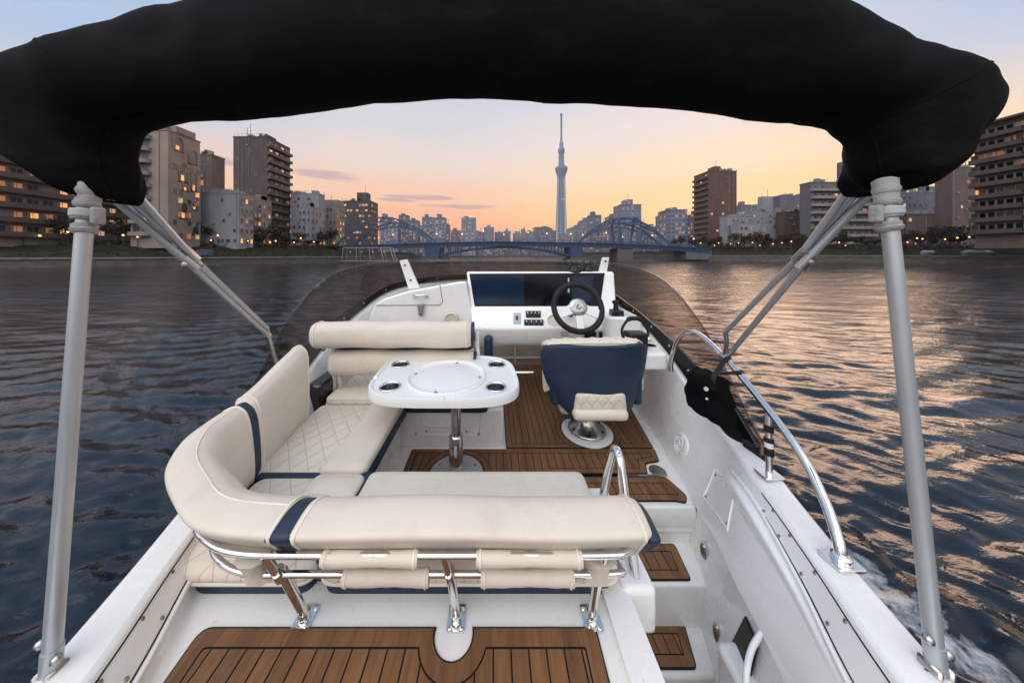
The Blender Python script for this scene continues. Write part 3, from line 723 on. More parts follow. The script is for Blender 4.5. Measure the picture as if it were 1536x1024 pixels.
c = cushion('seat_cushion', -1.245, -.645, 1.352, 1.985, SH, 1.17, 'quilted_vinyl', sofa, .035)
bolster(c, -.875, -.640, 1.354, 1.982, SH, .022)
c = cushion('seat_cushion', -1.14, -.625, .938, 1.336, SH, 1.17, 'quilted_vinyl', sofa, .04)
bolster(c, -.86, -.622, 1.20, 1.338, SH, .020)
c = cushion('seat_cushion', -.605, .44, .938, 1.35, SH, 1.17, 'quilted_vinyl', sofa, .05)
bolster(c, -.603, .438, 1.06, 1.352, SH, .020)
for x0, x1, d0, d1, H in ((-1.16, -.60, 1.325, 1.368, 1.084), (-.63, -.595, .97, 1.352, 1.082), (-.648, -.630, 1.36, 1.98, 1.094)):
    m = MB(); m.boxH(x0, x1, d0, d1, 1.16, H); m.build('navy_gap', 'navy_vinyl', sofa, 30, .004)
# backrests: a rounded slab leaning outward, swept along the outer run
def back_profile(lean, h, t):                       # (u outward, w upward) loop, foot inner edge at 0,0
    pts = [(.0, .0), (lean*.35-.012, h*.35), (lean*.75-.008, h*.75), (lean+.004, h*.93), (lean+.03, h*1.0), (lean+t*.5, h*1.02), (lean+t*.85, h*.985), (lean+t+.006, h*.92), (lean*.8+t*1.05, h*.72), (lean*.45+t*.95, h*.35), (t*.72, .0), (t*.4, -.02)]
    return catmull([Vector((a, b, 0)) for a, b in pts], 3, True)
def sweep_back(name, path, parent, mt='cream_vinyl', endr=.045):
    """path: list of (x, d, H_foot, lean, height, thick, nx, ny) ; outward normal n"""
    m = MB(); rings = []; N = len(path); lens = [0]
    for a, b in zip(path, path[1:]): lens.append(lens[-1]+math.hypot(b[0]-a[0], b[1]-a[1]))
    for i, (x, d, H, le, h, t, nx, ny) in enumerate(path):
        pr = back_profile(le, h, t); cu = sum(p.x for p in pr)/len(pr); cv = sum(p.y for p in pr)/len(pr)
        e = min(lens[i], lens[-1]-lens[i]); k = 1.0 if e >= endr else math.sqrt(max(0, 1-(1-e/endr)**2))
        k2 = .80+.20*k
        pu = .004*math.sin(9*lens[i]+1.3)
        rings.append([V(x, d, H)+Vector((nx, ny, 0))*(cu+(p.x-cu)*k2+pu*(p.y/h))+Vector((0, 0, cv+(p.y-cv)*k2)) for p in pr])
    m.loft(rings, True, True); return m.build(name, mt, parent, 60), rings
def resample(keys, n, ends=.045):
    c = catmull([Vector((k[0], k[1], 0)) for k in keys], n); q = [catmull([Vector((k[j], k[j+1], k[j+2])) for k in keys], n) for j in (2, 5)]
    out = [(a.x, a.y, b.x, b.y, b.z, e.x, e.y, e.z) for a, b, e in zip(c, q[0], q[1])]
    # add tight rings at both ends so that the end rounds off
    def lerp(a, b, t): return tuple(u+(v-u)*t for u, v in zip(a, b))
    L0 = math.hypot(out[1][0]-out[0][0], out[1][1]-out[0][1]); L1 = math.hypot(out[-1][0]-out[-2][0], out[-1][1]-out[-2][1])
    head = [lerp(out[0], out[1], min(.99, e/L0)) for e in (0, .003, .009, .018, .03, .045) if e < L0]
    tail = [lerp(out[-1], out[-2], min(.99, e/L1)) for e in (.045, .03, .018, .009, .003, 0) if e < L1]
    return head+out[1:-1]+tail
LT = .125
LL = .105
left_run = [(-1.170, 1.362, 1.10, .02, .375, LL, -1, 0), (-1.19, 1.50, 1.10, .015, .40, LL, -1, 0), (-1.215, 1.66, 1.10, .01, .45, LL, -1, 0), (-1.24, 1.84, 1.10, .0, .50, LL, -1, 0)]
b1, rg = sweep_back('back_cushion', resample(left_run, 4), sofa, endr=.05)
m = MB(); piping(m, rg[4]); piping(m, rg[-5]); m.build('piping', 'piping', b1, 60)
def an(a): return (-math.cos(math.radians(a)), -math.sin(math.radians(a)))
corner = [(-1.165, 1.340, 1.10, .025, .36, LL+.004, *an(0)), (-1.146, 1.24, 1.09, .03, .35, LL+.008, *an(8)), (-1.103, 1.163, 1.06, .042, .325, LL+.012, *an(24)), (-1.013, 1.082, 1.02, .065, .285, LT-.008, *an(45)), (-.874, 1.008, .97, .085, .24, LT-.008, *an(66)), (-.77, .963, .935, .097, .205, LT-.006, *an(82)), (-.568, .94, .92, .10, .196, LT-.004, *an(90))]
b2, rg = sweep_back('back_cushion', resample(corner, 5), sofa, endr=.03)
m = MB(); piping(m, rg[3]); piping(m, rg[-4]); m.tube([r[14] for r in rg[3:-3]], .003, 6); m.build('piping', 'piping', b2, 60)
aftr = [(-.552, .94, .92, .10, .196, LT-.004, 0, -1), (-.2, .94, .92, .10, .198, LT, 0, -1), (.03, .94, .92, .10, .196, LT-.003, 0, -1), (.15, .94, .92, .10, .198, LT-.001, 0, -1), (.43, .94, .92, .10, .196, LT-.004, 0, -1)]
b3, rg = sweep_back('back_cushion', resample(aftr, 6), sofa, endr=.05)
m = MB(); piping(m, rg[4]); piping(m, rg[-5]); m.build('piping', 'piping', b3, 60)
# navy end gussets between the cushions
def gusset(keys):
    o, _ = sweep_back('navy_gusset', resample(keys, 2), sofa, 'navy_vinyl', .02); return o
sh = lambda k, s: (k[0], k[1], k[2], k[3], k[4]*s, k[5]*s, k[6], k[7])
gusset([sh((-1.162, 1.30, 1.10, .025, .36, LL, -1, 0), .97), sh((-1.172, 1.385, 1.10, .02, .37, LL, -1, 0), .97)])
gusset([sh((-.61, .94, .915, .10, .196, LT, 0, -1), .955), sh((-.52, .94, .915, .10, .196, LT, 0, -1), .955)])
gusset([sh((.405, .94, .915, .10, .19, LT, 0, -1), .94), sh((.447, .94, .915, .10, .19, LT, 0, -1), .94)])
# inner back panel below the roll, seen between the rails
m = MB(); m.hexa([V(-.52, .825, .86), V(.40, .825, .86), V(.375, .885, 1.05), V(-.52, .885, 1.05)], [V(-.52, .86, .86), V(.40, .86, .86), V(.375, .92, 1.05), V(-.52, .92, 1.05)])
m.build('back_panel', 'cream_vinyl', sofa, 30, .008)
# chrome frame
m = MB()
up = [V(-1.045, 1.05, .90), V(-1.025, .985, .86), V(-.975, .90, .825), V(-.90, .825, .805), V(-.82, .772, .80), V(-.70, .735, .80), V(-.5, .728, .80), V(0, .728, .80), V(.30, .728, .80), V(.355, .735, .80), V(.385, .76, .81), V(.395, .81, .84)]
m.tube(catmull(up, 6), .0085, 12)
lo = [V(-1.02, 1.02, .97), V(-.97, .945, .93), V(-.90, .875, .91), V(-.82, .81, .897), V(-.70, .770, .895), V(-.5, .767, .895), V(0, .767, .895), V(.33, .767, .895), V(.365, .785, .90), V(.37, .84, .93)]
m.tube(catmull(lo, 6), .0085, 12); m.build('back_rail', 'steel', sofa, 60)
for x, xb in ((-.60, -.605), (-.122, -.118), (.300, .315)):
    m = MB()
    bx = xb; p0 = V(bx, .876, 1.168); d_ = 0.0
    m.prism(round_poly([(bx-.028, .845), (bx+.028, .845), (bx+.028, .912), (bx-.028, .912)], .008), 1.172, 1.164, 'H')
    for sx in (-.018, .018):
        for sd in (.855, .902): m.lathe(V(bx+sx, sd, 1.164), [(.006, 0), (.006, .003), (.002, .004)], 8)
    m.lathe(V(bx, .876, 1.164), [(.018, 0), (.016, .02), (.013, .026)], 14)
    f = m.build('strut_foot', 'steel', sofa, 30)
    m = MB(); m.tube([V(bx, .876, 1.15), V(x, .777, .90)], .0135, 14); m.ball(V(bx, .874, 1.145), .018)
    m.tube([V(x, .763, .895), V(x-.012*(1 if x < 0 else .3), .730, .80)], .0105, 10)
    m.tube([V(x, .775, .912), V(x, .760, .878)], .016, 10); m.build('rail_strut', 'steel', sofa, 60)
def wrap(x0, x1, d, H, rh, rd, tl):
    m = MB(); n = 26; rings = []
    for i in range(n+1):
        x = x0+(x1-x0)*i/n; e = .0005*math.sin(i*1.3+x0*9)+.0012*math.sin(i*.35+x0); k = 1.06 if i in (0, 1, n-1, n) else 1
        rings.append([V(x, d-math.cos(a)*(rd*k+e*.5), H+.006-math.sin(a)*(rh*k+e)*(1 if math.sin(a) > 0 else 1.25)) for a in [2*PI*j/16 for j in range(16)]])
    m.loft(rings, True, True); o = m.build(tl, 'cream_vinyl', sofa, 60)
    m = MB()
    for r_ in (rings[1], rings[-2]): m.tube(r_, .0028, 6, closed=True)
    m.build('piping', 'piping', o, 60)
wrap(-.455, -.20, .728, .802, .0165, .0150, 'rail_strap'); wrap(-.045, .235, .728, .802, .0165, .0150, 'rail_strap')
wrap(-.42, -.18, .767, .897, .019, .0165, 'rail_strap'); wrap(-.035, .225, .767, .897, .019, .0165, 'rail_strap')
for x in (-.665, .295):
    m = MB(); rings = []
    for k in range(9):
        t = k/8; w = .042-.018*math.sin(PI*t)*.9
        H_ = .835+.085*t
        rings.append([V(x-w, .742+.030*t, H_), V(x-w*.4, .728+.030*t, H_), V(x+w*.4, .728+.030*t, H_), V(x+w, .742+.030*t, H_), V(x+w, .775+.03*t, H_), V(x-w, .775+.03*t, H_)])
    m.loft(rings, True, True); m.build('strut_cover', 'cream_vinyl', sofa, 60)
m = MB(); p = V(-1.02, .975, .84); m.tube([p, p+Vector((-.004, -.012, -.055)), p+Vector((-.002, -.015, -.075))], [.012, .013, .008], 10); m.build('rail_clip', 'plastic_grey', sofa, 60)

# ================================================================ bench with two back rolls
bench = thing('companion_bench', 'cream bench with two padded back rolls in front of the dash', 'bench', V(-.6, 2.2, HF))
m = MB(); m.boxH(-1.30, .078, 2.065, 2.62, HF+.01, 1.16); bb = m.build('bench_base', 'gelcoat', bench, 30, .02, 3)
fx = lambda px, py: D(px, py, 2.065)
m = MB(); q = [fx(619, 617), fx(721, 617), fx(719, 652), fx(623, 652)]
m.tube(q, .004, 6, closed=True); m.slab([fx(631, 617), fx(709, 617), fx(707, 641), fx(633, 641)], .004); ld = m.build('locker_door', 'gelcoat', bb, 30, .004)
m = MB(); m.tube([fx(636, 619), fx(704, 619), fx(703, 639), fx(637, 639)], .006, 8, closed=True); m.build('door_panel', 'gelcoat', ld, 30)
m = MB()
for px, py in ((624, 650), (718, 650), (640, 646), (700, 646)): m.lathe(fx(px, py), [(.007, 0), (.007, .006), (.003, .008)], 8, axis=(0, -1, 0))
m.build('screw', 'screw', ld)
c = cushion('seat_cushion', -1.26, -.03, 2.035, 2.60, SH, 1.17, 'quilted_vinyl', bench, .05)
bolster(c, -1.255, -.035, 2.037, 2.20, SH, .016)
def roll(name, x0, x1, d, H, rd, rh):
    m = MB(); rings = []
    n = 24; xs = [0, .004, .012, .025, .042]; L = x1-x0
    for s in xs+[L*i/12 for i in range(1, 12)]+[L-v for v in reversed(xs)]:
        e = min(s, L-s); k = .74+.26*(1 if e >= .042 else math.sqrt(1-(1-e/.042)**2))
        w = .004*math.sin(s*14)
        rings.append([V(x0+s, d-(math.copysign(abs(math.cos(a))**.8, math.cos(a)))*rd*k, H-(math.copysign(abs(math.sin(a))**.8, math.sin(a)))*(rh*k)+w) for a in [2*PI*j/n for j in range(n)]])
    m.loft(rings, True, True); o = m.build(name, 'cream_vinyl', bench, 60)
    m = MB(); piping(m, rings[4]); piping(m, rings[-5]); m.build('piping', 'piping', o, 60)
    m = MB(); k = 1.01
    m.loft([[Vector((p.x+dx, p.y, p.z)) for p in rings[-3]] for dx in (.004, .026)], True, True); m.build('navy_end', 'navy_vinyl', o, 40, .006)
    return o
roll('back_roll', -1.41, -.165, 2.155, .628, .085, .100)
roll('back_roll', -1.30, -.15, 2.20, .865, .075, .098)
m = MB(); m.boxH(-1.30, -.17, 2.235, 2.255, .79, .70); m.build('back_board', 'navy_vinyl', bench, 30, .01)
for x in (-1.30, -.135):
    m = MB(); m.tube(catmull([V(x, 2.20, .62), V(x+.01, 2.22, .80), V(x+.035, 2.24, 1.0), V(x+.05, 2.25, 1.16)], 5), .018, 10); m.prism([(2.19, .66), (2.23, .62), (2.27, .70), (2.29, 1.16), (2.20, 1.16), (2.20, .80)], x+.0, x+.02, 'x')
    m.build('back_arm', 'white_plastic', bench, 30, .006)
m = MB()
for x, d, H in ((-1.318, 2.13, .735), (-.158, 2.10, .73)): m.lathe(V(x, d, H), [(.014, 0), (.014, .012), (.007, .016)], 10, axis=(0, -1, 0))
m.build('arm_bolt', 'screw', bench)
m = MB(); m.rbox(-.085, -.005, 2.46, 2.60, HW-1.0, HW-.74, .036, 5); m.build('armrest', 'navy_vinyl', bench, 60)
m = MB(); m.boxH(-1.42, -1.29, 2.05, 2.35, 1.2, .98); m.build('side_bin', 'black_trim', bench, 30, .02)

# ================================================================ table
TH = .82
table = thing('cockpit_table', 'white moulded table with four steel cup holders on a chrome pedestal', 'table', V(-.25, 1.83, HF))
def tab(t, sx=1, cx=-.322, cy=1.875):
    c, s = math.cos(t), math.sin(t); n = 3.6
    x = cx+.482*sx*math.copysign(abs(c)**(2/n), c); y = cy+.335*sx*math.copysign(abs(s)**(2/n), s)
    x += -(y-cy)*.07
    return x, y
def trap(t, g):                                     # outline pulled in by g metres
    x, y = tab(t); L = math.hypot(x+.322, y-1.875); k = (L-g)/L; return (-.322+(x+.322)*k, 1.875+(y-1.875)*k)
N = 72; rings = []
for g, H in ((.05, TH+.055), (.012, TH+.052), (.0, TH+.045), (-.002, TH+.02), (.0, TH), (.004, TH-.010), (.012, TH-.012), (.022, TH-.009), (.030, TH+.0), (.05, TH+.001), (.16, TH+.001)):
    rings.append([V(*trap(2*PI*i/N, g), H) for i in range(N)])
m = MB(); m.loft(rings, True, True)
# two pour notches in the rim
top = m.build('tabletop', 'white_plastic', table, 40)
cups = [(-.695, 2.045), (-.642, 1.70), (.025, 2.045), (.016, 1.695)]
cut = MB()
for x, d in cups: cut.lathe(V(x, d, TH+.08), [(.057, 0), (.057, .12)], 32)
for (x, d, w, l) in ((-.25, 1.535, .034, .045), (-.16, 2.215, .03, .045), (-.81, 1.80, .045, .03)):
    cut.add(*(lambda b: (b.v, b.f))(MB().rbox(x-w, x+w, d-l, d+l, HW-TH-.003, HW-TH+.05, .018, 3)))
co = cut.build('cutter', 'white_plastic', None, 0)
bo = top.modifiers.new('cut', 'BOOLEAN'); bo.object = co; bo.operation = 'DIFFERENCE'; bo.solver = 'EXACT'
bpy.context.view_layer.update()
ev = top.evaluated_get(bpy.context.evaluated_depsgraph_get()); me = bpy.data.meshes.new_from_object(ev)
top.modifiers.clear(); top.data = me
bpy.data.objects.remove(co)
for x, d in cups:
    m = MB(); m.lathe(V(x, d, TH), [(.064, -.001), (.066, .004), (.062, .007), (.056, .004), (.0545, -.002), (.052, -.07), (.0, -.07)], 32, cap=False)
    h = m.build('cup_holder', 'steel', table, 50)
    m = MB(); m.lathe(V(x, d, TH), [(.053, -.012), (.050, -.066), (.0, -.067)], 24, cap=False); m.build('cup_liner', 'dull_steel', h)
m = MB(); m.lathe(V(-.312, 1.845, TH), [(.262, -.001), (.262, .008), (.254, .014), (.244, .010), (.236, .002), (.225, -.001), (.19, .004), (.10, .006), (.0, .0065)], 56, cap=False); dk = m.build('serving_disc', 'white_plastic', table, 50)
m = MB()
for a in (80, 172, 262, 355): m.lathe(V(-.312+.222*math.cos(math.radians(a)), 1.845+.222*math.sin(math.radians(a)), TH-.002), [(.009, 0), (.009, .004), (.004, .006)], 12)
m.build('screw', 'dull_steel', dk)
px_, pd_ = -.245, 1.80
m = MB(); m.lathe(V(px_, pd_, HF), [(.03, .22), (.033, .22), (.033, .60)], 24); m.lathe(V(px_, pd_, HF), [(.046, .01), (.046, .255), (.042, .262), (.033, .262)], 24); m.lathe(V(px_, pd_, HF), [(.048, .20), (.048, .205)], 24); m.build('pedestal', 'steel', table, 40)
m = MB(); m.lathe(V(px_, pd_, HF+.002), [(.178, .004), (.176, .012), (.160, .016), (.06, .020), (.048, .03)], 40); bs_ = m.build('pedestal_base', 'aluminium', table, 40)
m = MB()
for a in range(30, 390, 60): m.lathe(V(px_+.14*math.cos(math.radians(a)), pd_+.14*math.sin(math.radians(a)), HF-.014), [(.010, 0), (.008, .004), (.002, .005)], 10)
m.build('bolt', 'screw', bs_)

# ================================================================ helm seat, seen from behind
helm = thing('helm_seat', 'navy shell helm seat with cream quilted pad on a chrome pedestal behind the wheel', 'seat', V(.765, 2.24, HF))
bd = 1.92
def shell_pt(px, py, dep):                           # the back wraps round the sitter: edges run forward
    p = D(px, py, bd); u = (p.x-.749)/.42
    return Vector((p.x, bd+.13*abs(u)**2.6+.05*(HW-p.z-.70)+dep, p.z))
rows = catmull([Vector((y, a, b)) for y, a, b in ((520, 843, 972), (524, 826, 982), (531, 818, 985), (545, 815.5, 984), (560, 817, 980), (576, 821, 975), (591, 828, 968), (606, 837, 961), (618, 847, 954), (627, 857, 944))], 3)
m = MB(); rings = []
for r_ in rows:
    row_ = []
    for k in range(-13, 14):
        u = max(-1, min(1, k/10)); ex = max(0, abs(k)-10)
        px = (r_.y+r_.z)/2+(r_.z-r_.y)/2*(math.sin(u*PI/2*.92)/math.sin(PI/2*.92))
        bul = -.020*(1-u*u)+.006*noise.noise(Vector((px*.03, r_.x*.04, 1)))
        p = shell_pt(px, r_.x, bul); p += Vector((-.006*ex*ex*(1 if u > 0 else -1)*.4, .035*ex, 0)); row_.append(p)
    rings.append(row_)
top_ = [p+Vector((0, .03, .004)) for p in rings[0]]; bot_ = [p+Vector((0, .04, -.006)) for p in rings[-1]]
m.loft([[p+Vector((0, .07, -.004)) for p in rings[0]], top_]+rings+[bot_, [p+Vector((0, .09, 0)) for p in rings[-1]]])
sh_ = m.build('back_shell', 'navy_vinyl', helm, 70)
m = MB()   # cream inner back pad, its quilted top edge shows above the shell
tp = [(822, 529), (842, 518), (872, 517), (940, 517), (974, 519), (984, 529)]
rings = []
for k in range(25):
    t = k/24; px = 822+(984-822)*t; py = 530-12*math.sin(PI*t)**.45
    p = shell_pt(px, py, .02)
    r_ = [p+Vector((0, 0, -.012)), p+Vector((0, .01, .010)), p+Vector((0, .05, .022)), p+Vector((0, .10, .018)), p+Vector((0, .135, -.01)), p+Vector((0, .14, -.10)), p+Vector((0, .10, -.34)), p+Vector((0, .03, -.34))]
    rings.append(r_)
m.loft(rings, True, True); pad = m.build('back_pad', 'cream_vinyl', helm, 60)
m = MB()
for k in range(2, 22, 3):
    a, b = rings[k], rings[min(24, k+3)]
    for q in ((a[1], a[2].lerp(b[2], .5), b[3]), (b[1], a[2].lerp(b[2], .5), a[3])): m.tube([v+Vector((0, 0, .003)) for v in q], .0045, 6)
m.tube([r[1]+Vector((0, -.004, 0)) for r in rings], .005, 6); m.build('piping', 'piping', pad, 60)
m = MB(); rings = []
for g, dp in ((0, .03), (0, -.024), (1.2, -.032), (4, -.036), (9, -.038)):
    rings.append([shell_pt(x, y, dp) for x, y in round_poly([(861+g, 620-g), (864+g, 590+g), (938-g, 590+g), (942-g, 620-g)], max(1, 6-g), 5)])
m.loft(rings, True, True); m.build('lumbar_pad', 'quilted_vinyl_upright', helm, 60)
a, b = shell_pt(861, 618, 0), shell_pt(940, 620, 0)
m = MB(); m.rbox(a.x-.008, b.x+.008, bd-.035, bd+.13, HW-1.160, HW-1.082, .034, 5); m.build('seat_roll', 'cream_vinyl', helm, 60)
m = MB(); m.rbox(.49, 1.02, bd+.08, bd+.52, HW-1.19, HW-1.04, .05, 5); st_ = m.build('seat_cushion', 'cream_vinyl', helm, 60)
m = MB(); m.boxH(.53, .98, bd+.10, bd+.50, 1.215, 1.185); m.build('seat_pan', 'navy_vinyl', helm, 30, .01)
for x0, x1 in ((.42, .49), (1.02, 1.09)):
    m = MB(); m.rbox(x0, x1, bd+.06, bd+.44, HW-1.10, HW-.86, .03, 4); m.build('armrest', 'navy_vinyl', helm, 60)
hc = V(.765, 2.24, HF)
m = MB(); m.lathe(hc, [(.200, .002), (.200, .014), (.192, .020), (.150, .022)], 44); m.build('pedestal_plate', 'white_plastic', helm, 40)
m = MB(); m.lathe(hc, [(.148, .020), (.148, .032), (.140, .040), (.115, .055), (.085, .085), (.062, .12), (.060, .16)], 40); pb = m.build('pedestal_cone', 'dull_steel', helm, 50)
m = MB(); m.lathe(hc, [(.045, .14), (.045, .26)], 24); m.lathe(hc, [(.12, .235), (.12, .25)], 24); m.build('pedestal_post', 'steel', pb, 40)
m = MB()
for a in range(20, 380, 60): m.lathe(hc+Vector((.125*math.cos(math.radians(a)), .125*math.sin(math.radians(a)), .044)), [(.012, 0), (.010, .01), (.003, .013)], 10)
m.build('bolt', 'black_plastic', pb)

# ================================================================ bimini: folded black canopy on two poles with struts
bim = thing('bimini_top', 'folded black canvas sun canopy bundled across aluminium poles over the stern', 'canopy', V(0, .7, 1.04))
upper = [(150,303),(108,287),(60,264),(2,228),(-24,180),(-14,128),(2,98),(42,70),(110,46),(200,16),(285,-8),(400,-42),(600,-72),(768,-82),(1000,-68),(1150,-36),(1265,0),(1340,33),(1400,55),(1455,74),(1484,90),(1495,112),(1491,138),(1472,164),(1436,204),(1392,255),(1365,280),(1338,289)]
lower = [(186,306),(200,298),(203,275),(202,255),(199,240),(201,220),(210,206),(232,197),(280,189),(345,187),(410,178),(500,163),(600,155),(720,149),(840,152),(960,162),(1060,169),(1125,181),(1200,190),(1240,196),(1262,210),(1274,232),(1278,252),(1279,268),(1281,280),(1288,287),(1298,292),(1320,292)]
def dense(pts, n):
    c = catmull([Vector((x, y, 0)) for x, y in pts], n); return c
U = dense(upper, 5); Lw = dense(lower, 5)
m = MB(); rings = []; BD = .80; n = 28
for i, (a, b) in enumerate(zip(U, Lw)):
    t = i/(len(U)-1); A = D(a.x, a.y, BD); B = D(b.x, b.y, BD); c = (A+B)/2; h = (A-B)/2
    e = min(t, 1-t); dep = .11*min(1, .35+e*7); hl = h.length; hd = h/hl
    gA = math.sqrt(hl*hl+(dep*A.dot(hd)/BD)**2)-hl if True else 0; gB = math.sqrt(hl*hl+(dep*(B-V(0, 0, 0)).dot(hd)/BD)**2)-hl
    A0 = A-V(0, 0, 0); gA = math.sqrt(hl*hl+(dep*A0.dot(hd)/BD)**2)-hl; A = A-hd*gA; B = B+hd*gB; c = (A+B)/2; h = (A-B)/2
    ring_ = []
    for k in range(n):
        th = 2*PI*k/n; p = c+h*math.copysign(abs(math.cos(th))**.9, math.cos(th))+Vector((0, 1, 0))*dep*math.sin(th)
        w = noise.noise(Vector((p.x*3, p.y*4, p.z*3)))*.020+noise.noise(Vector((p.x*9+t*20, p.y*7, p.z*6)))*.011
        # long gathers that run down each end
        w += .019*(1-min(1, e*3.6))*math.sin(th*7+p.x*11+noise.noise(p*3)*3)
        hin = abs(math.cos(th))
        dirn = (p-c).normalized() if (p-c).length > 1e-6 else Vector((0, 0, 0))
        ring_.append(p+dirn*w*(1-.65*hin**4))
    rings.append(ring_)
m.loft(rings, True, True); cv = m.build('canopy_bundle', 'canvas', bim, 80)
m = MB()
def seam(i0, i1, off):
    for i in range(i0, i1):
        a, b = rings[i], rings[i+1]; j = 14
        p = (a[j].lerp(a[j+3], off)); q = (b[j].lerp(b[j+3], off)); dd = q-p
        m.tube([p.lerp(q, .2)+Vector((0, -.003, 0)), p.lerp(q, .8)+Vector((0, -.003, 0))], .0012, 5)
NR = len(rings)
for r_ in (rings[2], rings[-3]):
    for k in range(14, 28, 1):
        p, q = r_[k], r_[(k+1) % n]; m.tube([p.lerp(q, .15)+Vector((0, -.002, 0)), p.lerp(q, .7)+Vector((0, -.002, 0))], .0012, 5)
m.build('stitching', 'canvas_stitch', cv)
m = MB()
for i0, i1 in ((4, 45), (NR-46, NR-5)):
    m.tube([rings[i][15]+Vector((0, -.003, 0)) for i in range(i0, i1)], .0035, 6)
for ii in (38, NR-37):
    m.tube([rings[ii][k]+(rings[ii][k]-(rings[ii][0]+rings[ii][14])/2).normalized()*-.001 for k in range(15, 28) for k in [k % n]], .003, 6)
m.build('hem', 'canvas', cv)
def pole(bp, tp_, sgn):
    m = MB(); m.tube([bp, bp.lerp(tp_, .5), tp_], .0156, 20); o = m.build('pole', 'aluminium', bim, 60)
    ax = (tp_-bp).normalized()
    m = MB(); m.lathe(bp, [(.0178, .055), (.0178, -.005)], 20, axis=ax); m.build('pole_collar', 'aluminium', o, 40)
    m = MB(); b0 = bp+Vector((0, 0, -.05))
    for dx in (-.015, .015): m.rbox(b0.x+dx-.006, b0.x+dx+.006, b0.y-.02, b0.y+.02, b0.z-.01, b0.z+.06, .004, 2)
    m.boxH(b0.x-.035, b0.x+.035, b0.y-.04, b0.y+.04, HW-b0.z+.01, HW-b0.z); m.lathe(bp+Vector((-.03, 0, -.02)), [(.010, 0), (.010, .06)], 12, axis=(1, 0, 0))
    m.build('pole_bracket', 'dull_steel', o, 30, .003)
    m = MB()
    for dz, dx in ((.035, .022), (.07, -.022)): m.ball(bp+ax*dz+Vector((dx*1.0, -.006, 0)), .011, n=10); m.tube([bp+ax*dz+Vector((dx, -.006, 0)), bp+ax*dz], .006, 8)
    m.build('pole_pin', 'dull_steel', o, 60)
    # woven straps bound round the head
    m = MB()
    for u0, u1, rr0 in ((.905, .945, .0232), (.935, .975, .0255), (.962, 1.02, .0225), (.99, 1.05, .0235)):
        prof = [(.0152, 0), (rr0-.002, .002), (rr0+.002, .012), (rr0-.001, (u1-u0)*.75*.5), (rr0, (u1-u0)*.75-.006), (.0152, (u1-u0)*.75)]
        m.lathe(bp.lerp(tp_, u0), prof, 24, axis=(ax+Vector((.10*math.sin(u0*40), .08, 0))).normalized())
    s_ = m.build('binding_strap', 'grey_webbing', o, 50)
    m = MB(); c = bp.lerp(tp_, .955); m.rbox(c.x-sgn*.033-.008, c.x-sgn*.033+.008, c.y-.013, c.y+.013, c.z-.035, c.z+.012, .006, 3); m.build('strap_tail', 'grey_webbing', s_, 60)
    m = MB(); c = bp.lerp(tp_, .942); m.lathe(c, [(.0268, 0), (.0268, .022)], 24, axis=ax); m.build('clamp', 'plastic_grey', o, 40, .003)
    return ax
bpR, tpR = D(1404, 998, .685), D(1329, 285, .752)
bpL, tpL = D(76, 1006, .685), D(131, 288, .752)
pole(bpR, tpR, 1); pole(bpL, tpL, -1)
def strut(a, b, r0, r1=None, joint=None):
    m = MB(); m.tube([a, a.lerp(b, .5), b], [r0, r0, r1 or r0], 14); o = m.build('strut', 'aluminium', bim, 60)
    if joint is not None:
        m = MB(); c = a.lerp(b, joint); t = (b-a).normalized()
        m.tube([c-t*.03, c+t*.03], r0*1.35, 14); m.lathe(c-Vector((0, r0*1.2, 0)), [(.010, 0), (.010, .006), (.004, .008)], 10, axis=(0, -1, 0)); m.build('strut_joint', 'dull_steel', o, 60)
DS = 1.62
rl_ = min(rail, key=lambda p: (p.y-1.63)**2)
strut(D(1283, 272, .93), D(1201, 383, 1.08), .0115); strut(D(1201, 383, 1.08), D(1088, 498, 1.58), .0115, joint=.0)
strut(D(1316, 276, .93), D(1208, 393, 1.06), .0130, joint=1.0); strut(D(1208, 393, 1.06), D(1100, 524, 1.60), .0120)
strut(D(1300, 272, .93), D(1203, 386, 1.10), .010)
m = MB(); m.tube([D(1088, 498, 1.58), D(1090, 512, 1.6), rl_], .012, 10); m.tube([D(1100, 524, 1.60), rl_], .014, 10); t_ = (rail[40]-rail[30]).normalized() if len(rail) > 40 else Vector((0, 1, 0))
m.lathe(rl_-Vector((0, .02, 0)), [(.024, 0), (.024, .04)], 16, axis=(0, 1, .3)); m.build('strut_clamp', 'dull_steel', bim, 50)
strut(D(158, 286, .93), D(284, 396, 1.08), .0130, joint=1.0); strut(D(284, 396, 1.08), D(402, 503, 1.72), .0120)
strut(D(176, 282, .93), D(288, 383, 1.10), .0120, joint=.98)
strut(D(194, 279, .93), D(300, 398, 1.12), .0115); strut(D(300, 398, 1.12), D(400, 492, 1.68), .0125)
m = MB(); e = D(402, 503, 1.72); m.tube([D(400, 492, 1.68), e, V(-1.42, 1.80, .75)], .0135, 10); m.ball(e, .02); m.tube([V(-1.42, 1.80, .75), V(-1.43, 1.82, 1.02)], .014, 10); m.build('strut_clamp', 'dull_steel', bim, 50)

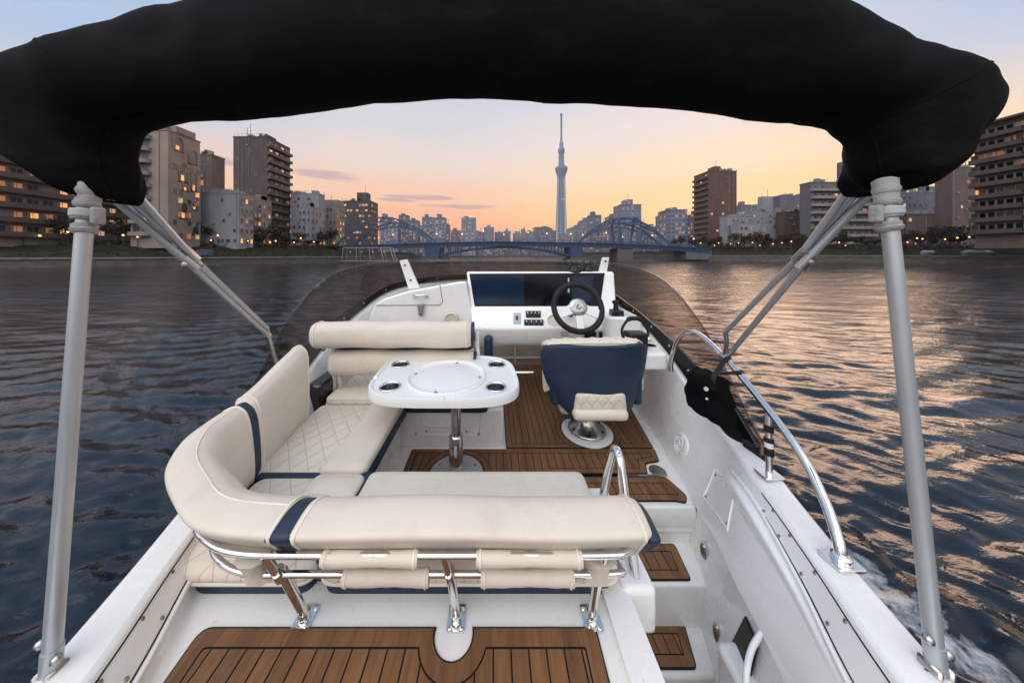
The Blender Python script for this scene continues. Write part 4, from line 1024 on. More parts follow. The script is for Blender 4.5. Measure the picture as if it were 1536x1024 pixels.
# ================================================================ black bag hung on the rail
bag = thing('drawstring_bag', 'black fabric drawstring bag hanging by straps from the chrome grab rail', 'bag', V(1.33, 1.6, .9))
m = MB(); rings = []
c0 = D(1064, 590, 1.60)
for i in range(13):
    t = i/12; z = .115-.25*t; w = (.050+.062*math.sin(PI*min(1, t*.62+.12)))*(1 if t < .9 else 1-(t-.9)*5.5); rings.append([c0+Vector((math.cos(a)*w*.72-.01*t, math.sin(a)*w*1.25, z))+Vector((math.cos(a), math.sin(a), 0))*(.010*math.sin(a*5+t*4)*(1-t)+.034*noise.noise(Vector((math.cos(a)*1.6, math.sin(a)*1.6, t*3.2))))+Vector((0, 0, .018*noise.noise(Vector((math.cos(a)*2, math.sin(a)*2, 7))))) for a in [2*PI*k/22 for k in range(22)]])
m.loft(rings, True, True); bgo = m.build('bag_body', 'canvas', bag, 60)
m = MB()
rp = [min(rail, key=lambda p: (p.y-y)**2) for y in (1.60, 1.50)]
for k, (r_, dx) in enumerate(zip(rp, (.0, .03))):
    a = rings[0][3 if k else 14]; q = catmull([r_+Vector((.012, 0, .02)), r_+Vector((-.014, 0, .012)), r_.lerp(a, .5)+Vector((-.02, 0, -.01)), a, a.lerp(rings[5][3 if k else 14], .8)], 5)
    m.loft([[p+Vector((-.004, -.014, 0)), p+Vector((-.004, .014, 0)), p+Vector((.003, .014, 0)), p+Vector((.003, -.014, 0))] for p in q], True, True)
m.build('strap', 'black_rubber', bag, 60)
m = MB(); g = D(1059, 583, 1.51); m.lathe(g, [(.011, 0), (.011, .004), (.006, .004)], 14, axis=(-.5, -1, .3)); g = D(1060, 598, 1.52); m.lathe(g, [(.007, 0), (.007, .006), (.003, .008)], 10, axis=(-.5, -1, .3)); m.build('eyelet', 'dull_steel', bag)
# ================================================================ river, banks, town
def srgb(r, g, b): return tuple(((c/255)/12.92 if c/255 <= .04045 else ((c/255+.055)/1.055)**2.4) for c in (r, g, b))
mat('grass_bank', (.019, .019, .009), .9, var=.5, vscale=.5, bump=1, bscale=3, bdist=.3, spec=.1)
mat('quay_stone', (.085, .075, .065), .8, var=.35, vscale=.6, bump=.6, bscale=4, bdist=.1, stretch=(1, 1, 3))
mat('quay_cap', (.16, .145, .13), .8, var=.2, vscale=1)
mat('paving', (.13, .115, .10), .85, var=.2, vscale=.8)
mat('town_ground', (.07, .065, .06), .9, var=.3, vscale=.2)
mat('rail_iron', (.03, .03, .032), .5); mat('bark', (.035, .026, .02), .9, var=.3); mat('leaf_dark', (.035, .032, .016), .8, var=.5, vscale=.8, spec=.2); mat('leaf_brown', (.06, .036, .02), .8, var=.4, vscale=.8, spec=.2)
mat('lamp_post', (.03, .03, .03), .5)
emit('lamp_warm', (1, .50, .16), 3.2); emit('lamp_white', (1, .78, .48), 2.5)
emit('window_lit', (1, .43, .12), 1.0); emit('window_pale', (1, .62, .30), .50); emit('window_dim', (1, .40, .14), .26); emit('lamp_red', (1, .16, .08), 3)
mat('window_dark', (.030, .034, .045), .34, spec=.35, var=.4, vscale=.3)
mat('curtain', (.25, .22, .19), .8); mat('roof_metal', (.20, .205, .21), .6); mat('window_frame', (.20, .19, .185), .6)
def wall(name, c, st=.3): mat(name, c, .85, var=.16, vscale=.35, stretch=(1, 1, .3)); return name
wall('w_white', (0.232, 0.238, 0.266)); wall('w_beige', (0.248, 0.196, 0.166)); wall('w_brown', (0.071, 0.054, 0.048)); wall('w_brick', (.105, .052, .043)); wall('w_grey', (0.111, 0.108, 0.114)); wall('w_blue', (0.117, 0.129, 0.166)); wall('w_dark', (.065, .06, .062)); wall('w_tan', (0.111, 0.082, 0.069)); wall('w_pink', (0.111, 0.073, 0.068)); wall('w_pale', (0.232, 0.204, 0.185))
mat('bridge_blue', (.040, .072, .130), .5, var=.2, vscale=.4); mat('bridge_dark', (.02, .045, .10), .6); mat('pier_stone', (.10, .09, .085), .85, var=.3)
mat('tower_steel', (.27, .36, .48), .6, var=.05); mat('tower_core', (.13, .19, .29), .7, var=.05)

# ---- water: one sheet, real waves near the boat, bump further off
rng = np.random.default_rng(3)
def water_mesh():
    r = [0.25, .5, .75, .95]
    while r[-1] < 110: r.append(r[-1]*1.0105)
    r += [125, 150, 190, 250, 340, 480, 700, 1100, 1800, 2600, 3400]
    ang = np.concatenate([np.linspace(-74, 74, 430), np.linspace(78, 282, 52)])*PI/180
    R = np.array(r)[:, None]; A = ang[None, :]
    X = R*np.sin(A); Y = R*np.cos(A); Z = np.zeros_like(X)
    sp = np.maximum(R*.006, R*.0105)*np.ones_like(X)
    for k in range(100):
        lam = .085*(1.032**k) if k < 84 else .9+rng.random()*2.4
        th = rng.normal(.14, .40); kx, ky = math.sin(th)*2*PI/lam, math.cos(th)*2*PI/lam
        amp = (.0120 if lam < .42 else .0072)*lam*(.5+rng.random())*(.42 if lam > .9 else 1)
        fade = np.clip((lam/sp-2.2)/2.5, 0, 1)
        ph = kx*X+ky*Y+rng.random()*6.28
        ph = ph+.8*np.sin(.31*X/lam+.17*Y/lam+k)
        Z += amp*fade*(np.sin(ph)+.25*np.sin(2*ph+.5))*(.75+.45*np.sin(.21*X/lam**.5-.13*Y/lam**.5+k*1.7))
    Z *= np.clip((R-0)/1.5, .3, 1)*.82
    # wake thrown off the starboard side
    sd = X-(2.12+.16*np.clip(5-Y, -3, 6)); wk = np.exp(-((sd-.55)/.42)**2)*((Y > -4) & (Y < 7.5))
    nz = np.array([[noise.noise(Vector((x*2.4, y*2.4, 1))) + .6*noise.noise(Vector((x*6, y*6, 3))) if w > .02 else 0 for x, y, w in zip(xr, yr, wr)] for xr, yr, wr in zip(X, Y, wk)])
    Z += wk*(.06+.09*nz)
    foam = np.exp(-((sd-.34)/.36)**2)*((Y > -4))*np.clip((7.6-Y)/2.5, 0, 1)
    n, c = X.shape
    vs = np.stack([X, Y, Z], -1).reshape(-1, 3).tolist()
    fs = [(i*c+j, i*c+(j+1) % c, (i+1)*c+(j+1) % c, (i+1)*c+j) for i in range(n-1) for j in range(c)] + [tuple(reversed(range(c)))]
    me = bpy.data.meshes.new('water'); me.from_pydata(vs, [], fs); me.update()
    at = me.attributes.new('foam', 'FLOAT', 'POINT'); at.data.foreach_set('value', foam.reshape(-1).astype(np.float32))
    for p in me.polygons: p.use_smooth = True
    m, nt, bs = nodes('river_water')
    fa = nt.nodes.new('ShaderNodeAttribute'); fa.attribute_name = 'foam'
    v = coord(nt)
    fn = math_(nt, 'ADD', math_(nt, 'MULTIPLY', noise_(nt, 2.2, 8, v, .68, .8), .6), math_(nt, 'MULTIPLY', noise_(nt, 9, 6, v, .7, .5), .4))
    fm = remap(nt, math_(nt, 'ADD', fn, math_(nt, 'MULTIPLY', math_(nt, 'SUBTRACT', fa.outputs['Fac'], 1), .36)), .42, .62, 0, .95)
    fm = math_(nt, 'MULTIPLY', fm, remap(nt, fa.outputs['Fac'], .02, .2))
    fl = remap(nt, noise_(nt, 34, 2, v), .775, .80, 0, .6)
    nt.links.new(mixc(nt, fm, (.0065, .0125, .019), (.62, .66, .70)), bs.inputs['Base Color'])
    nt.links.new(remap(nt, fm, 0, 1, .05, .6), bs.inputs['Roughness'])
    bs.inputs['IOR'].default_value = 1.34
    b1 = nt.nodes.new('ShaderNodeBump'); b1.inputs['Strength'].default_value = 1; b1.inputs['Distance'].default_value = .011
    h1 = math_(nt, 'ADD', noise_(nt, 5.5, 4, coord(nt, (.55, 1, 1), rot=(0, 0, .3)), .6, .6), math_(nt, 'MULTIPLY', noise_(nt, 16, 3, coord(nt, (.6, 1, 1), rot=(0, 0, -.4)), .6, .4), .35))
    nt.links.new(h1, b1.inputs['Height'])
    h2 = noise_(nt, 2.1, 5, coord(nt, (.30, 1.15, 1), rot=(0, 0, .12)), .62, .5)
    # long low swell beyond the modelled waves
    cd = nt.nodes.new('ShaderNodeNewGeometry'); ln = nt.nodes.new('ShaderNodeVectorMath'); ln.operation = 'LENGTH'; nt.links.new(cd.outputs['Position'], ln.inputs[0])
    far = math_(nt, 'MULTIPLY', remap(nt, ln.outputs['Value'], 6, 30, .02, 1), remap(nt, ln.outputs['Value'], 35, 120, 1, .25))
    h3 = noise_(nt, .30, 4, coord(nt, (.22, 1.0, 1), rot=(0, 0, .10)), .60, .8)
    h = math_(nt, 'ADD', math_(nt, 'MULTIPLY', h2, far), math_(nt, 'MULTIPLY', h3, remap(nt, ln.outputs['Value'], 9, 40, 0, 4.2)))
    b2 = nt.nodes.new('ShaderNodeBump'); b2.inputs['Strength'].default_value = 1; b2.inputs['Distance'].default_value = .075
    nt.links.new(h, b2.inputs['Height']); nt.links.new(b1.outputs[0], b2.inputs['Normal']); nt.links.new(b2.outputs[0], bs.inputs['Normal'])
    me.materials.append(m)
    o = bpy.data.objects.new('water', me); COL.objects.link(o); return structure(o)
water_mesh()

# ---- banks
LV = 4.85
LE = [(-420, -70), (-230, -10), (-95, 54), (-60, 82), (-47, 97), (-52, 108), (-62, 125), (-66, 170), (-74, 300)]
RE = [(300, -60), (210, 20), (148, 76), (112, 107), (94, 117), (87, 140), (86, 180), (84, 300)]
def bank(edge, sgn, qz):
    E2 = catmull([Vector((x, y, 0)) for x, y in edge], 8)
    nm = []
    for i in range(len(E2)):
        t = (E2[min(i+1, len(E2)-1)]-E2[max(i-1, 0)]).normalized(); n = Vector((-t.y, t.x, 0))
        nm.append(n if n.x*sgn > 0 or abs(n.x) < .01 else -n)
    out = lambda i, w, z, nz=0: E2[i]+nm[i]*w+Vector((0, 0, z+(noise.noise(Vector((i*.7, w*.3, 5)))*nz)))
    m = MB(); m.loft([[out(i, 0, -2), out(i, .1, .6), out(i, .12, qz-.35)] for i in range(len(E2))]); structure(m.build('quay_wall', 'quay_stone'))
    m = MB(); m.loft([[out(i, .12, qz-.35), out(i, -.15, qz-.35), out(i, -.15, qz), out(i, .6, qz)] for i in range(len(E2))]); structure(m.build('quay_coping', 'quay_cap'))
    m = MB(); m.loft([[out(i, .6, qz-.02), out(i, 3.0, qz+.02)] for i in range(len(E2))]); structure(m.build('river_path', 'paving'))
    m = MB(); m.loft([[out(i, 3.0, qz), out(i, 4.2, qz+.6*(LV-qz)*.4, .3), out(i, 6.5, qz+.6*(LV-qz), .4), out(i, 9, LV-.15, .2), out(i, 11, LV)] for i in range(len(E2))]); structure(m.build('grass_slope', 'grass_bank'))
    m = MB(); m.loft([[out(i, 11, LV), out(i, 30, LV), Vector((sgn*1500, E2[i].y+(60 if i else -200), LV))] for i in range(len(E2))]); structure(m.build('town_ground', 'town_ground'))
    return E2, nm
EL, NL = bank(LE, -1, 2.0); ER, NR_ = bank(RE, 1, 2.35)
m = MB()
m.hexa([Vector(p) for p in ((-1500, 300, -2), (1500, 300, -2), (1500, 3400, -2), (-1500, 3400, -2))], [Vector(p) for p in ((-1500, 300, 1.5), (1500, 300, 1.5), (1500, 3400, 3), (-1500, 3400, 3))])
structure(m.build('far_bank_ground', 'town_ground'))

# ---- buildings
def solid(mb, x0, x1, y0, y1, z0, z1): mb.box(x0, x1, y0, y1, z0, z1)
WCACHE = {}
def win_mesh(w, h, kind, nm_=2):
    k = (round(w, 2), round(h, 2), kind)
    if k in WCACHE: return WCACHE[k]
    m = MB(); t = .09
    m.box(-w/2, w/2, -.06, .02, -h/2, h/2, 0)
    m.box(-w/2-t, w/2+t, -.10, .02, -h/2-t, -h/2, 1); m.box(-w/2-t, w/2+t, -.10, .02, h/2, h/2+t, 1)
    m.box(-w/2-t, -w/2, -.10, .02, -h/2, h/2, 1); m.box(w/2, w/2+t, -.10, .02, -h/2, h/2, 1)
    if kind != 'window_dark' or int(w*100+h*10) % 2: m.box(-w/2+.02, -w/2+w*.28, -.075, -.055, -h/2+.02, h/2-.02, 2)
    if w > 1.2: m.box(-.04, .04, -.09, -.05, -h/2, h/2, 1)
    o = m.build('window', [kind, 'window_frame', 'curtain'], None, 0); me = o.data; bpy.data.objects.remove(o); WCACHE[k] = me; return me
def put_window(par, p, rz, w, h, lit, R):
    u = R.random(); kind = R.choice(('window_lit', 'window_lit', 'window_dim', 'window_dim', 'window_pale')) if u < lit else 'window_dark'
    o = bpy.data.objects.new('window', win_mesh(w, h, kind)); COL.objects.link(o); o.parent = par; o.location = Vector(p)-ORG[par]; o.rotation_euler = (0, 0, rz)
BLD = []
def building(name, label, pl, pr, ps, yt, d0, wl, fh=3.0, front=None, side=None, pent=(), mast=(), dmax=30, base=LV, seed=1, group=None, balc=None, cat='building', rim=True):
    """front/side: dict(n columns, w, h, p chance, lit, style win|balc); pent: list of (px0, px1, ytop)"""
    R = random.Random(seed*77+len(label)); x0, x1 = (pl-CX)*d0/F, (pr-CX)*d0/F; zt = HW+(CY-yt)*d0/F
    right = ps is not None and ps < pl
    if ps is None: d1 = d0+14; sd = 1 if pr < CX else -1
    else:
        d1 = (pl-CX)*d0/(ps-CX) if right else (pr-CX)*d0/(ps-CX); sd = -1 if right else 1
    d1 = max(d0+4, min(d0+dmax, d1))
    b = thing(name, label, cat, ((x0+x1)/2, d0, base), group)
    m = MB(); m.box(x0, x1, d0, d1, base-.6, zt); m.build('wall', wl, b, 0)
    if rim:
        m = MB(); m.box(x0-.12, x1+.12, d0-.12, d1+.12, zt-.001, zt+.35); m.build('roof', wl, b, 0)
    for i, (a, c, y) in enumerate(pent):
        m = MB(); xa, xc = (a-CX)*(d0+2)/F, (c-CX)*(d0+2)/F; m.box(xa, xc, d0+1.5, min(d1-.5, d0+6), zt+.3, HW+(CY-y)*(d0+2)/F); m.build('penthouse', wl, b, 0)
    for q in range(R.randint(2, 4)):                  # tanks, lift gear and air handlers on the roof
        u, e_ = R.uniform(.05, .8), R.uniform(.8, 2.2); m = MB(); xa = x0+(x1-x0)*u
        m.box(xa, min(x1-.2, xa+e_), d0+.6, min(d1-.3, d0+.6+e_), zt+.3, zt+.35+R.uniform(.6, 1.7)); m.build('rooftop_unit', 'roof_metal', b, 0)
    m = MB(); m.tube([Vector((x0+.15, d0+.1, zt+1.3)), Vector((x1-.15, d0+.1, zt+1.3))], .035, 5)
    for q in range(9): m.box(x0+.15+(x1-x0-.3)*q/8-.03, x0+.15+(x1-x0-.3)*q/8+.03, d0+.07, d0+.13, zt+.3, zt+1.3)
    m.build('roof_railing', 'roof_metal', b, 0)
    for q in range(R.randint(1, 3)):                  # rain pipes and vents down the front
        xa = x0+(x1-x0)*R.uniform(.04, .96); m = MB(); m.tube([Vector((xa, d0-.09, base)), Vector((xa, d0-.09, zt-.2))], .07, 6); m.build('drain_pipe', 'roof_metal', b, 40)
    for (px, y) in mast:
        x = (px-CX)*(d0+2.5)/F; zz = HW+(CY-y)*(d0+2.5)/F; m = MB(); m.tube([Vector((x, d0+2.5, zt)), Vector((x, d0+2.5, zz))], .07, 6); m.box(x-.4, x+.4, d0+2.45, d0+2.55, zt+(zz-zt)*.55, zt+(zz-zt)*.55+.08); m.build('antenna', 'lamp_post', b, 0)
    nf = max(1, int((zt-base-.6)/fh)); wx = x1 if sd > 0 else x0
    def face(spec, isfront):
        if not spec: return
        L = (x1-x0) if isfront else (d1-d0); n = spec.get('n', max(1, int(L/spec.get('sp', 3)))); lit = spec.get('lit', .2)
        st = spec.get('style', 'win'); rz = 0 if isfront else (PI/2 if sd > 0 else -PI/2)
        for f in range(nf):
            zc = zt-.5-fh*(f+.5)
            if zc < base+.8: break
            if st == 'balc':
                q = MB(); dp = spec.get('dp', 1.1); e = spec.get('inset', .0)*L
                zb = zc-fh*.5
                if isfront:
                    q.box(x0+e, x1-e, d0-dp, d0, zb, zb+.22); q.box(x0+e, x1-e, d0-dp, d0-dp+.14, zb+.2, zb+fh*.36); q.box(x0+e, x0+e+.14, d0-dp+.14, d0, zb+.2, zb+fh*.36); q.box(x1-e-.14, x1-e, d0-dp+.14, d0, zb+.2, zb+fh*.36)
                else:
                    a, c = (wx, wx+sd*dp); a, c = min(a, c), max(a, c); o_ = c-.14 if sd > 0 else a
                    q.box(a, c, d0+e, d1-e, zb, zb+.22); q.box(o_, o_+.14, d0+e, d1-e, zb+.2, zb+fh*.36); q.box(a, c, d0+e, d0+e+.14, zb+.2, zb+fh*.36); q.box(a, c, d1-e-.14, d1-e, zb+.2, zb+fh*.36)
                q.build('balcony', spec.get('bm', wl), b, 0)
            if st == 'win' and R.random() < .55:
                m = MB(); uu = R.uniform(.1, .85); s0 = .75
                if isfront: xa = x0+L*uu; m.box(xa, xa+s0, d0-.4, d0-.02, zc-fh*.42, zc-fh*.42+.55)
                else: ya = d0+L*uu; m.box(wx, wx+sd*.4, ya, ya+s0, zc-fh*.42, zc-fh*.42+.55)
                m.build('air_conditioner', 'roof_metal', b, 0)
            for k in range(n):
                if R.random() > spec.get('p', .9): continue
                u = (k+.5)/n; w, h = spec.get('w', 1.4), spec.get('h', 1.4)
                if spec.get('jit'): u += R.uniform(-.3, .3)/n; w *= R.uniform(.6, 1.2)
                pos = (x0+L*u, d0, zc) if isfront else (wx, d0+L*u, zc)
                put_window(b, pos, rz, w, h, lit, R)
    face(front, True); face(side, False); face(balc, True)
    BLD.append((label, x0, x1, d0)); return b, (x0, x1, d0, d1, zt, sd, wx)
W = lambda **k: k
# left bank
bz, _ = building('apartment_building', 'low terraced beige apartment block with long curved balconies and warm lit rooms', -190, -16, 205, 214, 56, 'w_pale', 3.1, front=W(n=6, w=2.2, h=1.6, lit=.5), side=W(n=11, w=1.5, h=1.6, lit=.55, p=.9, style='balc', dp=1.5, bm='w_tan'), dmax=34, seed=1)
bB, inf = building('apartment_building', 'tall pale block with arched openings in its river face and round balconies', 196, 252, 300, 196, 68, 'w_beige', 3.0, pent=((250, 268, 190),), dmax=12, seed=2)
x0, x1, d0, d1, zt, sd, wx = inf
R = random.Random(5)
for f in range(12):                                  # rounded balconies on the front
    z = zt-2.2-f*3.0
    if z < LV+1: break
    m = MB(); cx, w = x0+2.6, 2.6
    pts = [(cx-w, d0)]+[(cx+w*math.cos(a), d0-1.5*math.sin(a)**.7) for a in [PI-PI*i/14 for i in range(15)]]
    m.hexa([Vector((x, y, z)) for x, y in pts], [Vector((x, y, z+.95)) for x, y in pts]); m.build('balcony', 'w_pale', bB, 30)
    for k in (0, 1): put_window(bB, (cx-1.1+2.2*k, d0, z+1.75), 0, 1.5, 1.4, .45, R)
arch_spec = [(.30, 2.6, 1.15, 3.2), (.76, 4.8, 1.05, 3.6), (.45, 9.6, 1.0, 4.8), (.80, 11.5, .75, 5.0), (.52, 12.9, .7, 2.6), (.47, 19.5, .9, 4.2), (.85, 24.0, .8, 3.0), (.82, 17.6, .75, 2.2)]
for u, dz, w, h in arch_spec:
    m = MB(); y = d0+(d1-d0)*u; zz = zt-dz; pts = [(y-w, zz-h*.5), (y+w, zz-h*.5)]+[(y+w*math.cos(a), zz+h*.1+h*.45*math.sin(a)) for a in [PI*i/14 for i in range(15)]]
    m.hexa([Vector((wx-.2, a, b)) for a, b in pts], [Vector((wx+.05, a, b)) for a, b in pts])
    o = m.build('arched_recess', 'window_dark', bB, 0)
    m = MB(); m.tube([Vector((wx+.08, a, b)) for a, b in pts], .16, 6, closed=True); m.build('arch_rim', 'w_beige', o, 40)
    if R.random() < .75:
        m = MB(); m.box(wx+.05, wx+.12, y-w*.55, y+w*.1, zz-h*.42, zz-h*.12); m.build('lit_pane', 'window_lit', o, 0)
for dz in (8.4, 14.6, 16.9, 20.4, 22.6, 26, 28.6):
    for u in (.16, .34, .60, .88):
        if R.random() < .72: put_window(bB, (wx, d0+(d1-d0)*u, zt-dz), PI/2, 1.3, 1.3, .5, R)
building('office_building', 'narrow grey-beige block with dark corner glazing rising behind the arched building', 296, 318, 322, 233, 84, 'w_tan', 3.2, front=W(n=2, w=1.5, h=1.6, p=.6, lit=.1), seed=3)
building('apartment_building', 'low white block with scattered small windows beside the tall brown slab', 303, 358, 380, 290, 78, 'w_white', 2.9, front=W(n=6, w=.9, h=.8, p=.42, lit=.06, jit=1), side=W(n=3, w=.9, h=1.3, p=1, lit=.25), pent=((322, 336, 286), (352, 358, 286)), mast=((332, 268),), dmax=8, seed=4)
building('apartment_building', 'tall brown slab with a blank end wall and stacked balconies on its side', 350, 401, 435, 206, 103, 'w_brown', 3.0, front=W(n=5, w=.9, h=1.1, p=.22, lit=.12, jit=1), side=W(n=4, w=1.6, h=1.7, p=.92, lit=.34, style='balc', dp=1.2, bm='w_tan'), pent=((398, 402, 202),), mast=((371, 192), (376, 186)), dmax=18, seed=5)
building('house_block', 'small beige building with lit windows at the foot of the brown slab', 381, 392, 402, 301, 88, 'w_pale', 2.8, front=W(n=2, w=.9, h=1.1, lit=.3), side=W(n=2, w=.8, h=1.1, lit=.4), pent=((385, 392, 292),), dmax=9, seed=6)
building('apartment_building', 'blue-white stepped block right of the brown slab with a water tank', 436, 478, 483, 291, 112, 'w_white', 2.9, front=W(n=5, w=1.0, h=1.0, p=.45, lit=.12, jit=1), pent=((463, 478, 296), (436, 456, 288)), mast=((458, 286),), dmax=8, seed=7)
building('apartment_building', 'white mid-rise with a gridded river face in front of the blue-white block', 452, 466, 488, 311, 100, 'w_white', 2.8, front=W(n=2, w=1.0, h=1.1, lit=.1), side=W(n=4, w=.9, h=1.3, lit=.25, p=.95), dmax=12, seed=8)
building('apartment_building', 'grey-white building with a square roof house near the bridge end', 483, 504, 517, 308, 124, 'w_pale', 2.9, front=W(n=4, w=1.0, h=1.1, p=.6, lit=.15), side=W(n=3, w=1, h=1.2, lit=.35), pent=((488, 508, 300),), mast=((497, 293),), dmax=14, seed=9)
building('apartment_building', 'dark brown flat block with a roof box behind the left bridge arch', 515, 556, 567, 302, 150, 'w_dark', 3.0, front=W(n=9, w=1.3, h=1.0, p=.9, lit=.28), side=W(n=3, w=1.2, h=1.2, lit=.35), pent=((536, 551, 289),), mast=((548, 278),), dmax=14, seed=10)
# right bank
building('apartment_building', 'tall brick-red tower with balconies down its left edge and a roof box', 1063, 1105, 1041, 257, 150, 'w_brick', 3.05, front=W(n=5, w=1.3, h=1.0, p=.5, lit=.10), side=W(n=3, w=1.5, h=1.4, p=.9, lit=.08, style='balc', dp=1.1, bm='w_tan'), pent=((1070, 1080, 250),), mast=((1074, 240), (1068, 252), (1098, 252)), dmax=12, seed=11)
building('apartment_building', 'white stepped block below the brick-red tower with many small windows', 1090, 1128, 1084, 325, 128, 'w_white', 2.8, front=W(n=6, w=.9, h=.9, p=.6, lit=.1), dmax=10, seed=12, pent=((1096, 1118, 322),))
building('apartment_building', 'white block with a tall narrow roof house in the right-hand cluster', 1128, 1170, 1122, 318, 131, 'w_white', 2.8, front=W(n=7, w=.9, h=.9, p=.6, lit=.1), pent=((1141, 1158, 295), (1162, 1170, 312)), mast=((1151, 284), (1143, 290)), dmax=10, seed=13)
building('apartment_building', 'low white building with balconies in front of the white cluster', 1108, 1150, 1100, 336, 122, 'w_white', 2.8, front=W(n=6, w=1.1, h=1.1, p=.7, lit=.2), dmax=8, seed=14)
building('office_building', 'blue-grey block behind a brown low block, left of the banded building', 1170, 1216, 1166, 294, 140, 'w_blue', 3.0, front=W(n=6, w=1.0, h=1.0, p=.4, lit=.06), pent=((1198, 1210, 291),), dmax=12, seed=15)
building('apartment_building', 'low reddish-brown block between the white cluster and the banded building', 1178, 1216, 1172, 318, 126, 'w_brick', 2.9, front=W(n=6, w=1.1, h=1.0, p=.7, lit=.1), dmax=10, seed=16)
building('apartment_building', 'banded grey apartment block with full-width balconies and a roof house', 1216, 1312, 1208, 274, 112, 'w_grey', 3.1, front=W(n=9, w=1.8, h=1.3, p=.85, lit=.07, style='balc', dp=1.2, bm='w_pale'), pent=((1262, 1288, 243),), mast=((1256, 250),), dmax=14, seed=17)
building('office_building', 'wide slate-blue block with few windows right of the leaning strut', 1352, 1425, 1346, 290, 118, 'w_blue', 3.1, front=W(n=9, w=1.2, h=1.2, p=.45, lit=.10), pent=((1384, 1410, 280), (1386, 1391, 273)), dmax=14, seed=18)
building('office_building', 'narrow purple-grey block just right of the right canopy pole', 1330, 1360, 1325, 281, 124, 'w_pink', 3.1, front=W(n=4, w=1.2, h=1.2, p=.5, lit=.1), dmax=12, seed=19)
building('office_building', 'plain pinkish-brown tower next to the large balconied block', 1428, 1475, 1424, 252, 102, 'w_pink', 3.1, front=W(n=5, w=.9, h=1.0, p=.35, lit=.12), mast=((1448, 240),), dmax=12, seed=20)
bR, inf = building('apartment_building', 'large dark apartment block with deep balconies at the right edge of the picture', 1545, 1700, 1462, 172, 66, 'w_tan', 3.1, front=W(n=6, w=2, h=1.6, lit=.2), side=W(n=6, w=2.2, h=1.8, p=.9, lit=.16, style='balc', dp=1.7, bm='w_brown'), dmax=14, seed=21)
x0, x1, d0, d1, zt, sd, wx = inf
m = MB(); m.box(x0-2.0, x1, d0-.3, d1+.8, zt+.05, zt+.55); m.build('roof_overhang', 'w_brown', bR, 0)
building('apartment_building', 'low brown block half hidden by trees under the slate-blue office', 1360, 1424, 1354, 322, 106, 'w_brown', 3.0, front=W(n=7, w=1.2, h=1.2, p=.6, lit=.15), dmax=8, seed=22)
# blocks past the bridge, with their window grids in the wall itself
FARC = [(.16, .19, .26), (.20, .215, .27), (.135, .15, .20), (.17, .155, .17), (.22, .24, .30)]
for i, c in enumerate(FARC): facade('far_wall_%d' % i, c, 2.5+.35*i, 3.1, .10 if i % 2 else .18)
WORDS = ['slim grey', 'broad slate', 'pale blue-grey', 'dark boxy', 'short stubby', 'stepped grey', 'plain bluish', 'narrow hazy']
far = [(570, 586, 326, 300), (584, 597, 334, 260), (598, 611, 323, 330), (611, 626, 331, 270), (626, 633, 339, 310), (633, 647, 326, 250), (648, 667, 327, 240), (664, 674, 338, 280), (676, 690, 346, 420), (692, 713, 327, 380), (712, 726, 348, 450), (726, 741, 341, 520), (742, 756, 349, 560), (756, 766, 347, 620), (770, 790, 350, 640), (782, 788, 344, 700), (790, 804, 348, 600), (803, 825, 341, 430), (824, 834, 346, 520), (853, 866, 343, 480), (864, 878, 338, 400), (872, 887, 331, 350), (886, 902, 323, 300), (903, 915, 337, 290), (914, 931, 325, 330), (932, 962, 307, 300), (962, 974, 338, 320), (972, 990, 340, 280), (988, 996, 325, 240), (994, 1008, 323, 215), (1004, 1031, 315, 205), (1028, 1045, 329, 230), (840, 856, 352, 900), (1112, 1126, 308, 190), (1126, 1142, 312, 200), (1172, 1186, 305, 190), (1188, 1200, 300, 200), (434, 448, 302, 160), (466, 480, 316, 170), (478, 492, 304, 200), (500, 514, 312, 210), (1206, 1220, 310, 180), (1040, 1052, 322, 200)]
LABS = [('slim grey tower just left of the left bridge arch', 0), ('short dark block behind the left end of the left arch', 0), ('pale narrow tower over the left arch', 0), ('dark block with lit rows beside the pale narrow tower', 0), ('thin low block between two darker towers left of centre', 0), ('slate block with a mast left of the gridded tower', 0), ('gridded grey tower above the left bridge pier', 0), ('low shoulder block right of the gridded tower', 0), ('low hazy block before the lone pale blue tower', 0), ('lone pale blue tower left of the bridge centre', 0), ('low hazy roof right of the lone pale tower', 0), ('bluish mid-height block over the centre span', 0), ('low hazy roofline over the middle of the centre span', 0), ('small notch-topped hazy block over the centre span', 0), ('wide low hazy roof left of the tall tower', 0), ('tiny thin hazy spire block left of the tall tower', 0), ('flat hazy block nearer the tall tower', 0), ('broad dark flat-topped block left of the broadcast tower', 0), ('small block touching the left foot of the broadcast tower', 0), ('small grey block touching the right foot of the broadcast tower', 0), ('grey block with lights right of the broadcast tower', 0), ('blue-grey block stepping up towards the crane roof', 0), ('tall blue-grey block with red roof lights before the right arch', 0), ('low block between two taller blocks left of the right arch', 0), ('flat block directly behind the left slope of the right arch', 0), ('wide tall slate block behind the crown of the right arch', 0), ('low block right of the wide slate block', 0), ('low wide block behind the right slope of the right arch', 0), ('slender block with pale top right of the right arch', 0), ('tall narrow grey tower in the group left of the brick tower', 0), ('stepped grey block just left of the brick-red tower', 0), ('dark low block touching the left of the brick-red tower', 0), ('hazy block straight in front of the broadcast tower foot', 0)]+[(l_, 0) for l_ in ('grey block peeping over the low white stepped block', 'second grey block peeping over the white stepped block', 'dark grey block over the left of the blue-grey office', 'slim grey block over the reddish low block', 'grey block touching the brown slab behind the water tank', 'low grey block between the white mid-rise and its neighbour', 'grey block over the square roof house near the bridge', 'pale block left of the dark brown flat block', 'grey block touching the left of the banded building', 'grey block touching the left edge of the brick-red tower')]
